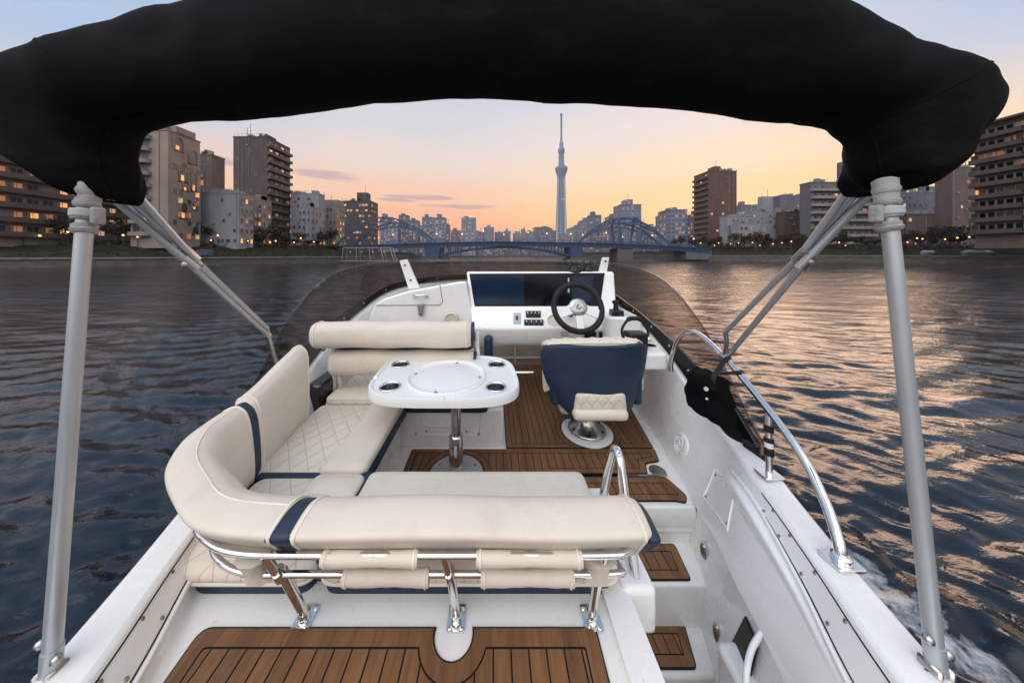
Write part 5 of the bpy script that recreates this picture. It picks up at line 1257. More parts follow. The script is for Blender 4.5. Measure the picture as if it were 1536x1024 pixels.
for i, ((a, c, y, d), (lab, _)) in enumerate(zip(far, LABS)):
    x0, x1 = (a-CX)*d/F, (c-CX)*d/F; zt = HW+(CY-y)*d/F; R = random.Random(i*3+1)
    b = thing('office_building' if i % 2 else 'apartment_building', lab, 'building', ((x0+x1)/2, d, 2.0), 'blocks beyond the bridge')
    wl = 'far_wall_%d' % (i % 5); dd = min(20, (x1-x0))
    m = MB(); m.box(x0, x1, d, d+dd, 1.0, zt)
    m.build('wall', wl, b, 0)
    m = MB(); e = (x1-x0)*.02; m.box(x0-e, x1+e, d-.3, d+dd+.3, zt, zt+.5); u = R.uniform(.1, .5); m.box(x0+(x1-x0)*u, x0+(x1-x0)*(u+.35), d+1, d+dd*.6, zt+.4, zt+.5+R.uniform(.03, .09)*(zt-HW+8)); m.build('roof', wl, b, 0)
    if R.random() < .5:
        m = MB(); x = x0+(x1-x0)*R.uniform(.2, .8); m.tube([Vector((x, d+2, zt)), Vector((x, d+2, zt+(zt-2)*.22))], .0006*d, 6); m.build('antenna', 'lamp_post', b, 0)
# low roofs that close the horizon
m = MB(); R = random.Random(8); x = -520
while x < 520:
    w = R.uniform(5, 16); d = R.uniform(330, 480); h = R.uniform(5, 17); m.box(x, x+w, d, d+10, 1, 2+h); x += w*.75
o = m.build('low_rooftops', 'far_wall_2', None, 0); tag(o, 'low hazy rooftops closing the horizon behind the bridge', 'rooftops'); o['kind'] = 'stuff'

# ---- broadcast tower, true size
tw_d = 1196.0; tx = (842-CX)*tw_d/F; z_ = lambda y: HW+(CY-y)*tw_d/F; w_ = lambda p: p*tw_d/F/2
tower = thing('broadcast_tower', 'very tall slender lattice broadcast tower with two observation decks above the skyline', 'tower', (tx, tw_d, 2))
c0 = Vector((tx, tw_d, 0)); P = lambda pairs: [(w_(p), z_(y)) for y, p in pairs]
m = MB(); m.lathe(c0, P([(382, 12.5), (340, 11.5), (300, 10), (264, 8.2)]), 20); core = m.build('shaft', 'tower_core', tower, 60)
m = MB(); nseg = 26
prof = lambda t: (w_(19.5+(11.2-19.5)*t**.8), z_(382+(263-382)*t))
for i in range(nseg):
    r0, za = prof(i/nseg); r1, zb = prof((i+1)/nseg)
    for k in range(10):
        a0, a1, am = 2*PI*k/10, 2*PI*(k+1)/10, 2*PI*(k+.5)/10
        pt = lambda r, a, z: c0+Vector((r*math.cos(a), r*math.sin(a), z))
        m.tube([pt(r0, a0, za), pt(r1, a0, zb)], 1.25, 5, cap=False); m.tube([pt(r0, a0, za), pt(r0, a1, za)], .9, 4, cap=False)
        m.tube([pt(r0, a0, za), pt(r1, a1, zb)], .8, 4, cap=False)
m.build('lattice', 'tower_steel', tower, 60)
m = MB(); m.lathe(c0, P([(267, 10.8), (263, 12.5), (256, 18.0), (252, 18.4), (251, 17), (250, 10), (249, 8.6)]), 28); m.build('lower_deck', 'tower_core', tower, 40)
m = MB(); m.lathe(c0, P([(249, 9.2), (247, 9.2), (246, 8), (231, 7.6), (229, 9.4), (226, 10), (224, 9.4), (222, 7)]), 24); m.build('upper_deck', 'tower_core', tower, 40)
m = MB(); m.lathe(c0, P([(222, 6.6), (214, 5.2), (213, 3.4), (206, 3.2), (205, 2.5)]), 18)
for i in range(14):
    y = 205-i*2.3; m.lathe(c0, P([(y, 2.0), (y-.5, 2.9), (y-1.4, 2.9), (y-1.9, 2.0)]), 12)
m.lathe(c0, P([(173.5, 3.8), (171, 3.8), (170.4, 2)]), 12); m.build('antenna_mast', 'tower_core', tower, 40)
m = MB()
for a in range(3): m.ball(c0+Vector((w_(6)*(a-1), -w_(10), z_(299.5+a*.3))), 1.6, n=8)
m.build('beacon', 'lamp_white', tower, 60)

# ---- bridge
bd_ = 118.0; bx = lambda px: (px-CX)*bd_/F; bzz = lambda y: HW+(CY-y)*bd_/F
br = thing('arch_bridge', 'long blue steel bridge with two tied arches and a haunched centre span across the river', 'bridge', (bx(755), bd_, 0))
BW = 9.0
m = MB(); xs = [bx(px) for px in (425, 470, 515, 560, 640, 700, 760, 870, 940, 1000, 1066)]; ys = [374, 371, 369, 367.5, 364.5, 363, 362.5, 364, 366, 368.5, 373]
L = catmull([Vector((x, 0, bzz(y))) for x, y in zip(xs, ys)], 6)
m.loft([[Vector((p.x, bd_, p.z)), Vector((p.x, bd_, p.z-1.15)), Vector((p.x, bd_+BW, p.z-1.15)), Vector((p.x, bd_+BW, p.z))] for p in L], True, True); m.build('deck', 'bridge_blue', br, 40)
m = MB(); m.loft([[Vector((p.x, bd_-.6, p.z+.05)), Vector((p.x, bd_-.6, p.z-.35)), Vector((p.x, bd_, p.z-.35)), Vector((p.x, bd_, p.z+.05))] for p in L], True, True)
m.loft([[Vector((p.x, bd_+.05, p.z-1.15)), Vector((p.x, bd_+.05, p.z-1.95)), Vector((p.x, bd_+.6, p.z-1.95)), Vector((p.x, bd_+.6, p.z-1.15))] for p in L], True, True); m.build('girder', 'bridge_dark', br, 40)
m = MB()
for yy in (bd_-.45, bd_+BW): m.tube([Vector((p.x, yy, p.z+1.1)) for p in L], .07, 5); m.tube([Vector((p.x, yy, p.z+.6)) for p in L], .05, 5)
for p in L: m.box(p.x-.06, p.x+.06, bd_-.5, bd_-.4, p.z, p.z+1.15)
m.build('railing', 'bridge_blue', br, 0)
def dz_(x):
    for a, b in zip(L, L[1:]):
        if a.x <= x <= b.x: return a.z+(b.z-a.z)*(x-a.x)/(b.x-a.x)
    return L[-1].z
def bar(mb, a, b, w, h):                              # rectangular member in the xz plane
    a, b = Vector(a), Vector(b); t = (b-a).normalized(); n = Vector((-t.z, 0, t.x)); s_ = Vector((0, w/2, 0)); n *= h/2
    mb.hexa([a-n-s_, a+n-s_, a+n+s_, a-n+s_], [b-n-s_, b+n-s_, b+n+s_, b-n+s_])
# centre span haunch, an arch under the deck
for yy in (bd_+1, bd_+BW-1):
    m = MB(); pts = [Vector((bx(650+215*i/20), yy, bzz(386)+(bzz(370.5)-bzz(386))*(1-((i-10)/10)**2))) for i in range(21)]
    for a, b in zip(pts, pts[1:]): bar(m, a, b, .8, .8)
    for p in pts[1:-1]: bar(m, p, (p.x, yy, max(p.z+.2, dz_(p.x)-1.1)), .35, .35)
    m.build('haunch_arch', 'bridge_dark', br, 0)
def tied(pa, pb, ypk, yy, h=.62):
    m = MB(); xa, xb = bx(pa), bx(pb); za, zb = dz_(xa), dz_(xb); zp = bzz(ypk); pts = []
    for i in range(25):
        u = i/24; pts.append(Vector((xa+(xb-xa)*u, yy, za+(zb-za)*u+(zp-(za+zb)/2)*(1-(2*u-1)**2))))
    for a, b in zip(pts, pts[1:]): bar(m, a, b, .55, h)
    low = [Vector((p.x, p.y, p.z-1.9*math.sin(PI*i/24))) for i, p in enumerate(pts)]
    for i, (a, b) in enumerate(zip(low, low[1:])):
        if 1 < i < 22: bar(m, a, b, .5, .5)
        if 1 < i < 22: bar(m, a, pts[i+1] if i % 2 else pts[i], .3, .3)
    m.build('arch_rib', 'bridge_blue', br, 0)
    m = MB()
    for p in low[3:-3:2]: m.tube([p, Vector((p.x, yy, dz_(p.x)))], .10, 5)
    m.build('hanger', 'bridge_blue', br, 0)
tied(503, 645, 326, bd_+.5); tied(512, 650, 331, bd_+BW-.5); tied(868, 1008, 327, bd_+.5); tied(874, 1012, 332, bd_+BW-.5)
for px in (548, 575, 600, 918, 940, 963):
    m = MB(); x = bx(px); c_, hw = (574, 71) if px < 700 else (938, 70); zp = dz_(x)+(bzz(326)-dz_(x))*(1-((px-c_)/hw)**2); m.box(x-.3, x+.3, bd_+.9, bd_+BW-.9, zp-.35, zp+.2); m.build('cross_brace', 'bridge_blue', br, 0)
for pa, pb in ((636, 660), (855, 875)):
    m = MB(); xa, xb = bx(pa), bx(pb); zt = dz_(xa)-1.9
    m.hexa([Vector((xa, bd_, zt)), Vector((xb, bd_, zt)), Vector((xb, bd_+BW, zt)), Vector((xa, bd_+BW, zt))], [Vector((xa+.6, bd_+.5, .8)), Vector((xb-.6, bd_+.5, .8)), Vector((xb-.6, bd_+BW-.5, .8)), Vector((xa+.6, bd_+BW-.5, .8))]); p_ = m.build('pier', 'bridge_blue', br, 0)
    m = MB(); m.box(xa-.6, xb+.6, bd_-1, bd_+BW+1, -3, 1.0); m.build('pier_foot', 'pier_stone', p_, 0)
m = MB(); m.box(bx(927), bx(950), bd_+.4, bd_+BW-.4, -3, dz_(bx(938))-1.9); m.build('pier', 'pier_stone', br, 0)
for pa, pb, yb in ((420, 450, 378), (1030, 1068, 384)):
    m = MB(); m.box(bx(pa), bx(pb), bd_+.2, bd_+BW-.2, .5, dz_(bx((pa+pb)/2))-1.2); m.build('abutment', 'w_grey', br, 0)
# portal frame at the river end of the right arch
m = MB()
for dx in (0, 7.5):
    for yy in (bd_+.6, bd_+BW-.6):
        x = bx(934)+dx; pts = [Vector((x+.9*math.sin(PI*i/10)*(1 if dx else -1)*1.2, yy+(bd_+BW/2-yy)*(i/10)**3, dz_(x)+(bzz(325)-dz_(x))*math.sin(PI/2*i/10)**.85)) for i in range(11)]; m.tube(pts, .5, 6)
m.build('portal_frame', 'bridge_blue', br, 40)
LAMPS = []
for i, px in enumerate((556, 590, 622, 655, 690, 725, 757, 792, 826, 856, 884, 909, 948, 978, 1010, 1040)):
    x = bx(px); z = dz_(x); hgt = 3.4+(i % 3)*.4; m = MB(); yy = bd_-.2 if i % 2 else bd_+BW-.4; m.tube([Vector((x, yy, z)), Vector((x, yy, z+hgt))], .09, 6); o = m.build('bridge_lamp', 'lamp_post', br, 40)
    m = MB(); m.ball(Vector((x, yy, z+hgt+.3)), .30, n=8); m.build('lamp_globe', 'lamp_warm' if i % 4 else 'lamp_white', o, 60)

# ---- trees and lamps along both banks
def bank_pt(E2, N, u, w):
    k = u*(len(E2)-1); i = min(len(E2)-2, int(k)); f = k-i; return E2[i].lerp(E2[i+1], f)+N[i].lerp(N[i+1], f)*w
def make_tree(seed, lm, name, h, dense):
    R = random.Random(seed); root = bpy.data.objects.new(name, None); COL.objects.link(root); ORG[root] = Vector((0, 0, 0))
    m = MB(); tips = []
    def limb(p, d, l, r, lev):
        q = p+d*l; mid = p.lerp(q, .5)+Vector((R.uniform(-.1, .1), R.uniform(-.1, .1), 0))*l
        m.tube([p, mid, q], [r, r*.8, r*.55], 5, cap=False); tips.append((q, lev)); tips.append((mid, lev))
        if lev < 4:
            for _ in range(3 if lev < 2 else 2):
                nd = (d+Vector((R.uniform(-1, 1), R.uniform(-1, 1), R.uniform(-.1, .8)))*.85).normalized(); limb(q, nd, l*R.uniform(.55, .85), r*.6, lev+1)
    limb(Vector((0, 0, 0)), Vector((R.uniform(-.1, .1), 0, 1)).normalized(), h*.28, h*.028, 0)
    m.build('trunk', 'bark', root, 40)
    m = MB(); pts = [t for t, l in tips if l >= 2]
    for k in range(dense):
        c = R.choice(pts)+Vector((R.gauss(0, .06), R.gauss(0, .06), R.gauss(0, .05)))*h; s = R.uniform(.02, .042)*h
        a = Vector((R.gauss(0, 1), R.gauss(0, 1), R.gauss(0, 1))).normalized(); b = a.orthogonal().normalized(); c2 = a.cross(b)
        m.add([c-b*s-c2*s*.6, c+b*s-c2*s*.6, c+b*s*.7+c2*s*.7, c-b*s*.7+c2*s*.7], [(0, 1, 2, 3)])
    m.build('crown', lm, root, 0); return root
def dup(root, loc, rz, sc):
    r = root.copy(); COL.objects.link(r); r.location = loc; r.rotation_euler = (0, 0, rz); r.scale = (sc, sc, sc)
    for ch in root.children: c = ch.copy(); COL.objects.link(c); c.parent = r
    return r
protos = [make_tree(1, 'leaf_brown', 'street_tree', 8, 300), make_tree(2, 'leaf_dark', 'street_tree', 6.8, 700), make_tree(5, 'leaf_dark', 'street_tree', 5.2, 900), make_tree(9, 'leaf_brown', 'street_tree', 8.5, 240)]
KIND = ['bare brown street tree', 'dark bushy street tree', 'low dense dark evergreen', 'thin leafless street tree']
ORD = ['first', 'second', 'third', 'fourth', 'fifth', 'sixth', 'seventh', 'eighth', 'ninth', 'tenth', 'eleventh', 'twelfth', 'thirteenth', 'fourteenth', 'fifteenth', 'sixteenth', 'seventeenth', 'eighteenth', 'nineteenth', 'twentieth', 'twenty-first', 'twenty-second', 'twenty-third', 'twenty-fourth', 'twenty-fifth', 'twenty-sixth', 'twenty-seventh', 'twenty-eighth', 'twenty-ninth', 'thirtieth']+['thirty-'+w_ for w_ in ('first', 'second', 'third', 'fourth', 'fifth')]
used = set()
def place_tree(k, p, R):
    if k in used: o = dup(protos[k], p, R.uniform(0, 6), R.uniform(.75, 1.15))
    else: o = protos[k]; used.add(k); o.location = p
    return o
def row(pxs, side, E2, N, wrange, seed):
    R = random.Random(seed); cnt = {}
    for px in sorted(pxs):
        # find where the bank row crosses that bearing
        best = min((abs((bank_pt(E2, N, u/400, 12).x)/max(1, bank_pt(E2, N, u/400, 12).y)-(px-CX)/F), u/400) for u in range(80, 400) if bank_pt(E2, N, u/400, 12).y > 20)
        p = bank_pt(E2, N, best[1], R.uniform(*wrange)); p.z = LV-.1
        if wrange[0] < 8: p.z = LV-1.4
        if p.y < 20: continue
        k = R.choice((0, 1, 1, 2, 2, 3)); o = place_tree(k, p, R); cnt[k] = cnt.get(k, 0)+1
        tag(o, '%s %s from the left on the %s bank' % (ORD[cnt[k]-1], KIND[k], side), 'tree', 'trees along the %s bank' % side)
row([8, 30, 58, 74, 100, 175, 190, 262, 275, 318, 332, 345, 362, 374, 386, 395, 405, 418, 430, 441, 452, 463, 475, 486, 497, 508], 'left', EL, NL, (10.5, 14), 3)
row([1012, 1022, 1032, 1042, 1051, 1060, 1070, 1080, 1090, 1100, 1109, 1118, 1127, 1136, 1145, 1154, 1163, 1172, 1181, 1190, 1200, 1211, 1223, 1235, 1247, 1259, 1271, 1284, 1297, 1310, 1345, 1356, 1367, 1378, 1389, 1400, 1411, 1424, 1437, 1450, 1463, 1476, 1490, 1505, 1520, 1534], 'right', ER, NR_, (10, 15), 4)
def shrubbery(E2, N, lab, seed, u0, u1, w0, w1, n, hmax):
    R = random.Random(seed); m = MB()
    for k in range(n):
        u = R.uniform(u0, u1); w = R.uniform(w0, w1); c = bank_pt(E2, N, u, w); hm = hmax*(.35+.65*abs(noise.noise(Vector((u*90, w*.3, seed)))*1.6)); t = min(1, max(0, (w-3)/8)); gz = 2.2+(LV-2.3)*t
        c.z = gz+R.random()**1.3*hm; s = R.uniform(.16, .42); a = Vector((R.gauss(0, 1), R.gauss(0, 1), R.gauss(0, 1))).normalized(); b = a.orthogonal().normalized(); c2 = a.cross(b)
        m.add([c-b*s-c2*s*.6, c+b*s-c2*s*.6, c+b*s*.7+c2*s*.7, c-b*s*.7+c2*s*.7], [(0, 1, 2, 3)], 0 if R.random() < .7 else 1)
    o = m.build('shrubbery', ['leaf_dark', 'leaf_brown'], None, 0); tag(o, lab, 'shrubs'); o['kind'] = 'stuff'
shrubbery(EL, NL, 'dark tangled shrubs along the top of the left grass bank', 3, .25, .85, 9.5, 15, 5200, 2.0)
shrubbery(EL, NL, 'low scrub scattered over the left grass slope', 5, .25, .80, 3.4, 9, 1500, .5)
shrubbery(ER, NR_, 'dark tangled shrubs along the top of the right grass bank', 4, .12, .80, 9, 16, 9000, 3.0)
shrubbery(ER, NR_, 'low scrub scattered over the right grass slope', 6, .12, .75, 3.4, 9, 1800, .6)
for E2, N, lab, u0, u1 in ((EL, NL, 'thin dark iron railing along the left quay edge', .22, .62), (ER, NR_, 'thin dark iron railing along the right quay edge', .12, .60)):
    pts = [bank_pt(E2, N, u0+(u1-u0)*i/90, 1.0) for i in range(91)]; qz = 2.0 if E2 is EL else 2.35
    t = thing('quay_railing', lab, 'railing', (pts[45].x, pts[45].y, qz), 'quay railings')
    for h in (.45, 1.0):
        m = MB(); m.tube([p+Vector((0, 0, qz+h)) for p in pts], .03, 5); m.build('rail', 'rail_iron', t, 0)
    m = MB(); m.box(-.035, .035, -.035, .035, 0, 1.05); pm = m.build('post', 'rail_iron', None, 0); me = pm.data; bpy.data.objects.remove(pm)
    for p in pts: o = bpy.data.objects.new('post', me); COL.objects.link(o); o.parent = t; o.location = p+Vector((0, 0, qz))-ORG[t]
def make_lamp():
    root = bpy.data.objects.new('street_lamp', None); COL.objects.link(root); ORG[root] = Vector((0, 0, 0))
    m = MB(); m.tube([Vector((0, 0, 0)), Vector((0, 0, 3.2))], .06, 6); m.lathe((0, 0, 0), [(.16, 0), (.12, .3), (.06, .4)], 8); m.lathe((0, 0, 3.2), [(.08, 0), (.16, .06)], 8); m.build('lamp_post', 'lamp_post', root, 40)
    m = MB(); m.ball((0, 0, 3.42), .21, n=10); m.build('lamp_globe', 'lamp_warm', root, 60); return root
lp = make_lamp(); first = [True]
def lamps(pxs, side, E2, N, seed):
    R = random.Random(seed)
    for n_, px in enumerate(sorted(pxs)):
        best = min((abs((bank_pt(E2, N, u/400, 9).x)/max(1, bank_pt(E2, N, u/400, 9).y)-(px-CX)/F), u/400) for u in range(80, 400) if bank_pt(E2, N, u/400, 9).y > 20)
        p = bank_pt(E2, N, best[1], R.uniform(8.4, 9.4)); p.z = LV-R.uniform(.2, 1.6)
        if first[0]: o = lp; o.location = p; first[0] = False
        else: o = dup(lp, p, 0, R.uniform(.8, 1.1))
        tag(o, '%s glowing warm globe lamp from the left on the %s bank' % (ORD[n_], side), 'street lamp', 'globe lamps along the %s bank' % side)
lamps([24, 62, 92, 182, 206, 316, 328, 345, 372, 405, 414, 440, 452, 470, 500], 'left', EL, NL, 5)
lamps([1040, 1052, 1072, 1078, 1096, 1108, 1130, 1140, 1160, 1172, 1186, 1215, 1230, 1258, 1268, 1362, 1376, 1386, 1420, 1432, 1455, 1508], 'right', ER, NR_, 6)

# ---- things on the water's edge: covered boats, vans, glazed river bus
def covered_boat(px, w, label, mtn, seed):
    best = min((abs((bank_pt(ER, NR_, u/400, 2).x)/max(1, bank_pt(ER, NR_, u/400, 2).y)-(px-CX)/F), u/400) for u in range(120, 400) if bank_pt(ER, NR_, u/400, 2).y > 20)
    p = bank_pt(ER, NR_, best[1], 2.2); p.z = 2.36; b = thing('covered_boat', label, 'boat', p, 'covered boats on the quay')
    m = MB(); rings = []
    for i in range(11):
        t = i/10; s = math.sin(PI*min(1, .12+t*.8))**.6; rings.append([p+Vector(((t-.5)*w, -.9*s, .9)), p+Vector(((t-.5)*w*.9, -.6*s, .1)), p+Vector(((t-.5)*w*.9, .6*s, .1)), p+Vector(((t-.5)*w, .9*s, .9))])
    m.loft(rings, True, True); m.build('hull', 'w_white', b, 40)
    m = MB(); rings = []
    for i in range(13):
        t = i/12; s = math.sin(PI*(.08+t*.84))**.5; rings.append([p+Vector(((t-.5)*w*1.02, math.cos(a)*1.0*s, .85+math.sin(a)*(.75+.25*math.sin(t*9))*s)) for a in [PI*k/8 for k in range(9)]])
    m.loft(rings, False, True); m.build('cover', mtn, b, 50)
mat('tarp_grey', (.22, .23, .25), .6); mat('tarp_blue', (.025, .05, .11), .6)
covered_boat(1482, 8.5, 'small boat under a grey tarpaulin on the right quay', 'tarp_grey', 1); covered_boat(1531, 4.5, 'small boat under a blue tarpaulin at the right edge of the quay', 'tarp_blue', 2); covered_boat(1392, 3.4, 'little boat under a pale tarpaulin just right of the canopy pole', 'tarp_grey', 3)
def van(px, label, mtn):
    best = min((abs((bank_pt(EL, NL, u/400, 2).x)/max(1, bank_pt(EL, NL, u/400, 2).y)-(px-CX)/F), u/400) for u in range(120, 400) if bank_pt(EL, NL, u/400, 2).y > 20)
    p = bank_pt(EL, NL, best[1], 1.9); p.z = 2.03; b = thing('parked_van', label, 'van', p, 'vans on the left quay')
    m = MB(); pr_ = [(-1.9, .35), (-1.9, 1.1), (-1.3, 1.25), (-.7, 1.9), (1.8, 1.9), (1.9, .35)]
    m.hexa([p+Vector((x, -.8, z)) for x, z in pr_], [p+Vector((x, .8, z)) for x, z in pr_]); m.build('body', mtn, b, 30, .08)
    m = MB(); m.box(p.x-.7, p.x+1.6, p.y-.815, p.y-.79, p.z+1.25, p.z+1.7); m.build('side_glass', 'window_dark', b, 0)
    for x in (-1.2, 1.2):
        m = MB(); m.lathe(p+Vector((x, -.84, .33)), [(.33, 0), (.33, .2)], 14, axis=(0, 1, 0)); m.build('wheel', 'black_rubber', b, 30)
van(148, 'small blue van on the quay right of the left canopy pole', 'tarp_blue')
d_ = 78; rb = thing('river_bus', 'small glass-cabined river boat moored on the water left of the bridge', 'boat', ((557-CX)*d_/F, d_, 0))
xa, xb = (515-CX)*d_/F, (606-CX)*d_/F
m = MB(); rings = []
for i in range(15):
    t = i/14; s = (1-max(0, t-.7)**2*8)*.5+.5 if t > .7 else 1; x = xa+(xb-xa)*t; hb = 1.6*max(.06, s if t < .99 else .06)
    rings.append([Vector((x, d_-hb, .75+.35*max(0, t-.6))), Vector((x, d_-hb*.8, -.4)), Vector((x, d_+hb*.8, -.4)), Vector((x, d_+hb, .75+.35*max(0, t-.6)))])
m.loft(rings, True, True); m.build('hull', 'w_brown', rb, 40)
m = MB(); xc = xa+(xb-xa)*.86
m.hexa([Vector((xa+.2, d_-1.2, .76)), Vector((xc, d_-1.2, .76)), Vector((xc, d_+1.2, .76)), Vector((xa+.2, d_+1.2, .76))], [Vector((xa+.5, d_-1.0, 4.6)), Vector((xc-1.2, d_-1.0, 4.6)), Vector((xc-1.2, d_+1.0, 4.6)), Vector((xa+.5, d_+1.0, 4.6))]); m.build('cabin_glass', 'clear_glass', rb, 0)
m = MB()
for u in (0, .28, .55, .8, 1):
    a = Vector((xa+.2+(xc-xa-.2)*u, 0, .76)); b = Vector((xa+.5+(xc-1.7-xa)*u, 0, 4.6))
    for y0, y1 in ((-1.22, -1.02), (1.22, 1.02)): m.tube([a+Vector((0, d_+y0, 0)), b+Vector((0, d_+y1, 0))], .07, 6)
m.tube([Vector((xa+.5, d_-1.02, 4.6)), Vector((xc-1.2, d_-1.02, 4.6)), Vector((xc-1.2, d_+1.02, 4.6)), Vector((xa+.5, d_+1.02, 4.6))], .08, 6, closed=True)
m.tube([Vector((xa+.3, d_-1.24, .8)), Vector((xb-3.5, d_-1.24, .8))], .07, 6); m.build('cabin_frame', 'dull_steel', rb, 40)
for i in range(4):
    m = MB(); m.ball(Vector((xa+2+i*3.2, d_, 3.4)), .10, n=8); m.build('cabin_lamp', 'lamp_warm', rb, 60)

# ================================================================ sky, sun, camera
SUN_AZ, SUN_EL = math.radians(45), math.radians(13)
w = bpy.data.worlds.new('World'); S.world = w; w.use_nodes = True; nt = w.node_tree; bg = nt.nodes['Background']
tc = nt.nodes.new('ShaderNodeTexCoord'); sx = nt.nodes.new('ShaderNodeSeparateXYZ'); nt.links.new(tc.outputs['Generated'], sx.inputs[0])
X_, Y_, Z_ = sx.outputs
def ramp(stops):
    n = nt.nodes.new('ShaderNodeValToRGB'); e = n.color_ramp.elements; n.color_ramp.interpolation = 'B_SPLINE' if False else 'EASE'
    while len(e) < len(stops): e.new(.5)
    for el, (p, c) in zip(e, stops): el.position = p; el.color = (*srgb(*c), 1)
    nt.links.new(Z_, n.inputs[0]); return n.outputs[0]
warm = ramp([(0, (250, 180, 104)), (.06, (255, 199, 122)), (.166, (254, 214, 154)), (.27, (250, 222, 188)), (.37, (238, 222, 214)), (.55, (196, 208, 228)), (.78, (128, 156, 198)), (1, (150, 172, 206))])
cool = ramp([(0, (236, 148, 116)), (.06, (248, 168, 130)), (.137, (250, 184, 148)), (.20, (246, 200, 170)), (.32, (232, 214, 204)), (.42, (212, 211, 216)), (.60, (172, 190, 218)), (.78, (128, 156, 198)), (1, (150, 172, 206))])
back = ramp([(0, (160, 152, 162)), (.10, (192, 184, 192)), (.25, (218, 215, 218)), (.5, (230, 230, 232)), (1, (226, 227, 230))])
hx, hy = math.sin(SUN_AZ+.12), math.cos(SUN_AZ+.12)
ln = math_(nt, 'SQRT', math_(nt, 'ADD', math_(nt, 'MULTIPLY', X_, X_), math_(nt, 'MULTIPLY', Y_, Y_)))
dt = math_(nt, 'DIVIDE', math_(nt, 'ADD', math_(nt, 'MULTIPLY', X_, hx), math_(nt, 'MULTIPLY', Y_, hy)), math_(nt, 'MAXIMUM', ln, .001))
sky = mixc(nt, remap(nt, dt, .45, .98, 0, 1, True), cool, warm)
az0 = math_(nt, 'ARCTAN2', X_, Y_)
sky = mixc(nt, math_(nt, 'MULTIPLY', remap(nt, Z_, .20, .42, 0, .85, True), remap(nt, math_(nt, 'ABSOLUTE', math_(nt, 'SUBTRACT', az0, .12)), .55, 1.05, 0, 1, True)), sky, srgb(160, 188, 222))
dy = math_(nt, 'DIVIDE', Y_, math_(nt, 'MAXIMUM', ln, .001))
sky = mixc(nt, remap(nt, Y_, -.30, .22, 1, 0, True), sky, back)
# thin mauve cloud streaks low on the left
az = math_(nt, 'ARCTAN2', X_, Y_); cb = nt.nodes.new('ShaderNodeCombineXYZ'); nt.links.new(math_(nt, 'MULTIPLY', az, 5), cb.inputs[0]); nt.links.new(math_(nt, 'MULTIPLY', Z_, 42), cb.inputs[1])
cn = noise_(nt, 1.0, 6, cb.outputs[0], .6, .6); tot = None
for a0, z0, ra_, rz_ in ((-.55, .242, .16, .022), (-.80, .235, .12, .02), (-.24, .198, .18, .016), (-.16, .172, .24, .012), (-.33, .185, .10, .010), (.02, .085, .25, .006)):
    g = math_(nt, 'ADD', math_(nt, 'POWER', math_(nt, 'DIVIDE', math_(nt, 'SUBTRACT', az, a0), ra_), 2), math_(nt, 'POWER', math_(nt, 'DIVIDE', math_(nt, 'SUBTRACT', Z_, z0), rz_), 2))
    g = math_(nt, 'SUBTRACT', 1, g, clamp=True); tot = g if tot is None else math_(nt, 'MAXIMUM', tot, g)
cl = remap(nt, math_(nt, 'ADD', cn, math_(nt, 'MULTIPLY', math_(nt, 'SUBTRACT', tot, 1), .40)), .26, .50, 0, .62, True)
cl = math_(nt, 'MULTIPLY', cl, remap(nt, tot, 0, .15))
sky = mixc(nt, cl, sky, srgb(176, 152, 166))
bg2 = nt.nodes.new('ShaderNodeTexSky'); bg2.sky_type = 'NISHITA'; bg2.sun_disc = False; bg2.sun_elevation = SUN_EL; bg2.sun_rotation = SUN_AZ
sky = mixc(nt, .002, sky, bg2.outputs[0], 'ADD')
lb = Vector((-.38, -.52, .76)).normalized()             # added bright lobe high in the unseen sky astern, brightens the boat
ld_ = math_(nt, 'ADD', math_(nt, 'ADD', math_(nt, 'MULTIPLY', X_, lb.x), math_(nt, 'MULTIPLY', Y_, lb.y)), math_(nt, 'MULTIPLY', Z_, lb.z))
boost = math_(nt, 'MULTIPLY', math_(nt, 'POWER', math_(nt, 'MAXIMUM', ld_, .0001), 3.0), 2.5)
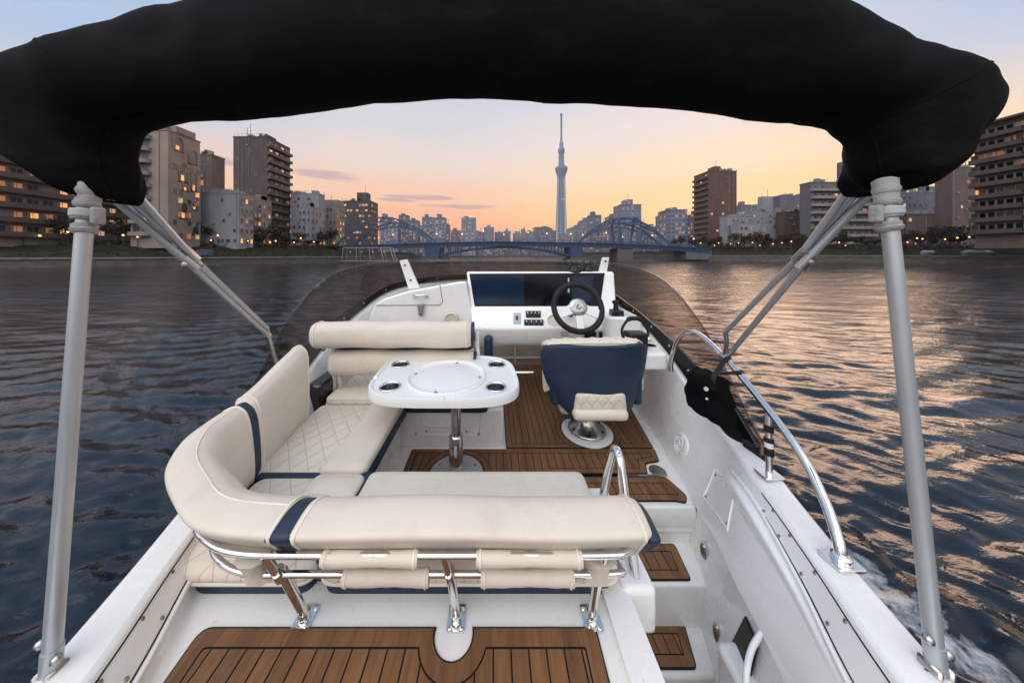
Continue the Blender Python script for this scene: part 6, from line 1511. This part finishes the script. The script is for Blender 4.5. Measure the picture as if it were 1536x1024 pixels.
boost = math_(nt, 'MULTIPLY', boost, remap(nt, Y_, -.10, .30, 1, 0, True))
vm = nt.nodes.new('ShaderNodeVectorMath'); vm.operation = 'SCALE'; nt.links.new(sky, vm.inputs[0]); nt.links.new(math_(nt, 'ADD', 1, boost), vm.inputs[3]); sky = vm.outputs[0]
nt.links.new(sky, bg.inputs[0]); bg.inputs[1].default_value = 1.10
sl = bpy.data.lights.new('sun', 'SUN'); sl.energy = .75; sl.angle = math.radians(27); sl.color = (1, .62, .41)
so_ = bpy.data.objects.new('sun', sl); COL.objects.link(so_)
sd_ = Vector((math.sin(SUN_AZ)*math.cos(SUN_EL), math.cos(SUN_AZ)*math.cos(SUN_EL), math.sin(SUN_EL)))
so_.rotation_euler = sd_.to_track_quat('Z', 'Y').to_euler()
hz, hn, _b = nodes('haze_air'); hn.nodes.clear(); ho_ = hn.nodes.new('ShaderNodeOutputMaterial'); pv = hn.nodes.new('ShaderNodeVolumePrincipled')
pv.inputs['Color'].default_value = (.92, .94, .98, 1); pv.inputs['Density'].default_value = .00011; pv.inputs['Anisotropy'].default_value = .3; hn.links.new(pv.outputs[0], ho_.inputs[1]); MATS['haze_air'] = hz
m = MB(); m.box(-1600, 1600, -120, 1320, -3.2, 660); hb = m.build('haze', 'haze_air', None, 0); hb['kind'] = 'stuff'; hb['label'] = 'thin pale evening haze over the river and town'
cam = bpy.data.cameras.new('camera'); co_ = bpy.data.objects.new('camera', cam); COL.objects.link(co_); S.camera = co_
cam.sensor_width = 36; cam.lens = F/1536*36; cam.shift_x = (768-CX)/1536; cam.shift_y = -(512-CY)/1536
co_.location = (0, 0, HW); co_.rotation_euler = (PI/2, 0, 0); cam.clip_start = .05; cam.clip_end = 6000
S.view_settings.view_transform = 'Standard'; S.view_settings.look = 'None'; S.view_settings.exposure = 0; S.view_settings.gamma = 1
S.cycles.max_bounces = 8; S.cycles.transparent_max_bounces = 12; S.cycles.caustics_reflective = False; S.cycles.caustics_refractive = False; S.cycles.sample_clamp_indirect = 4
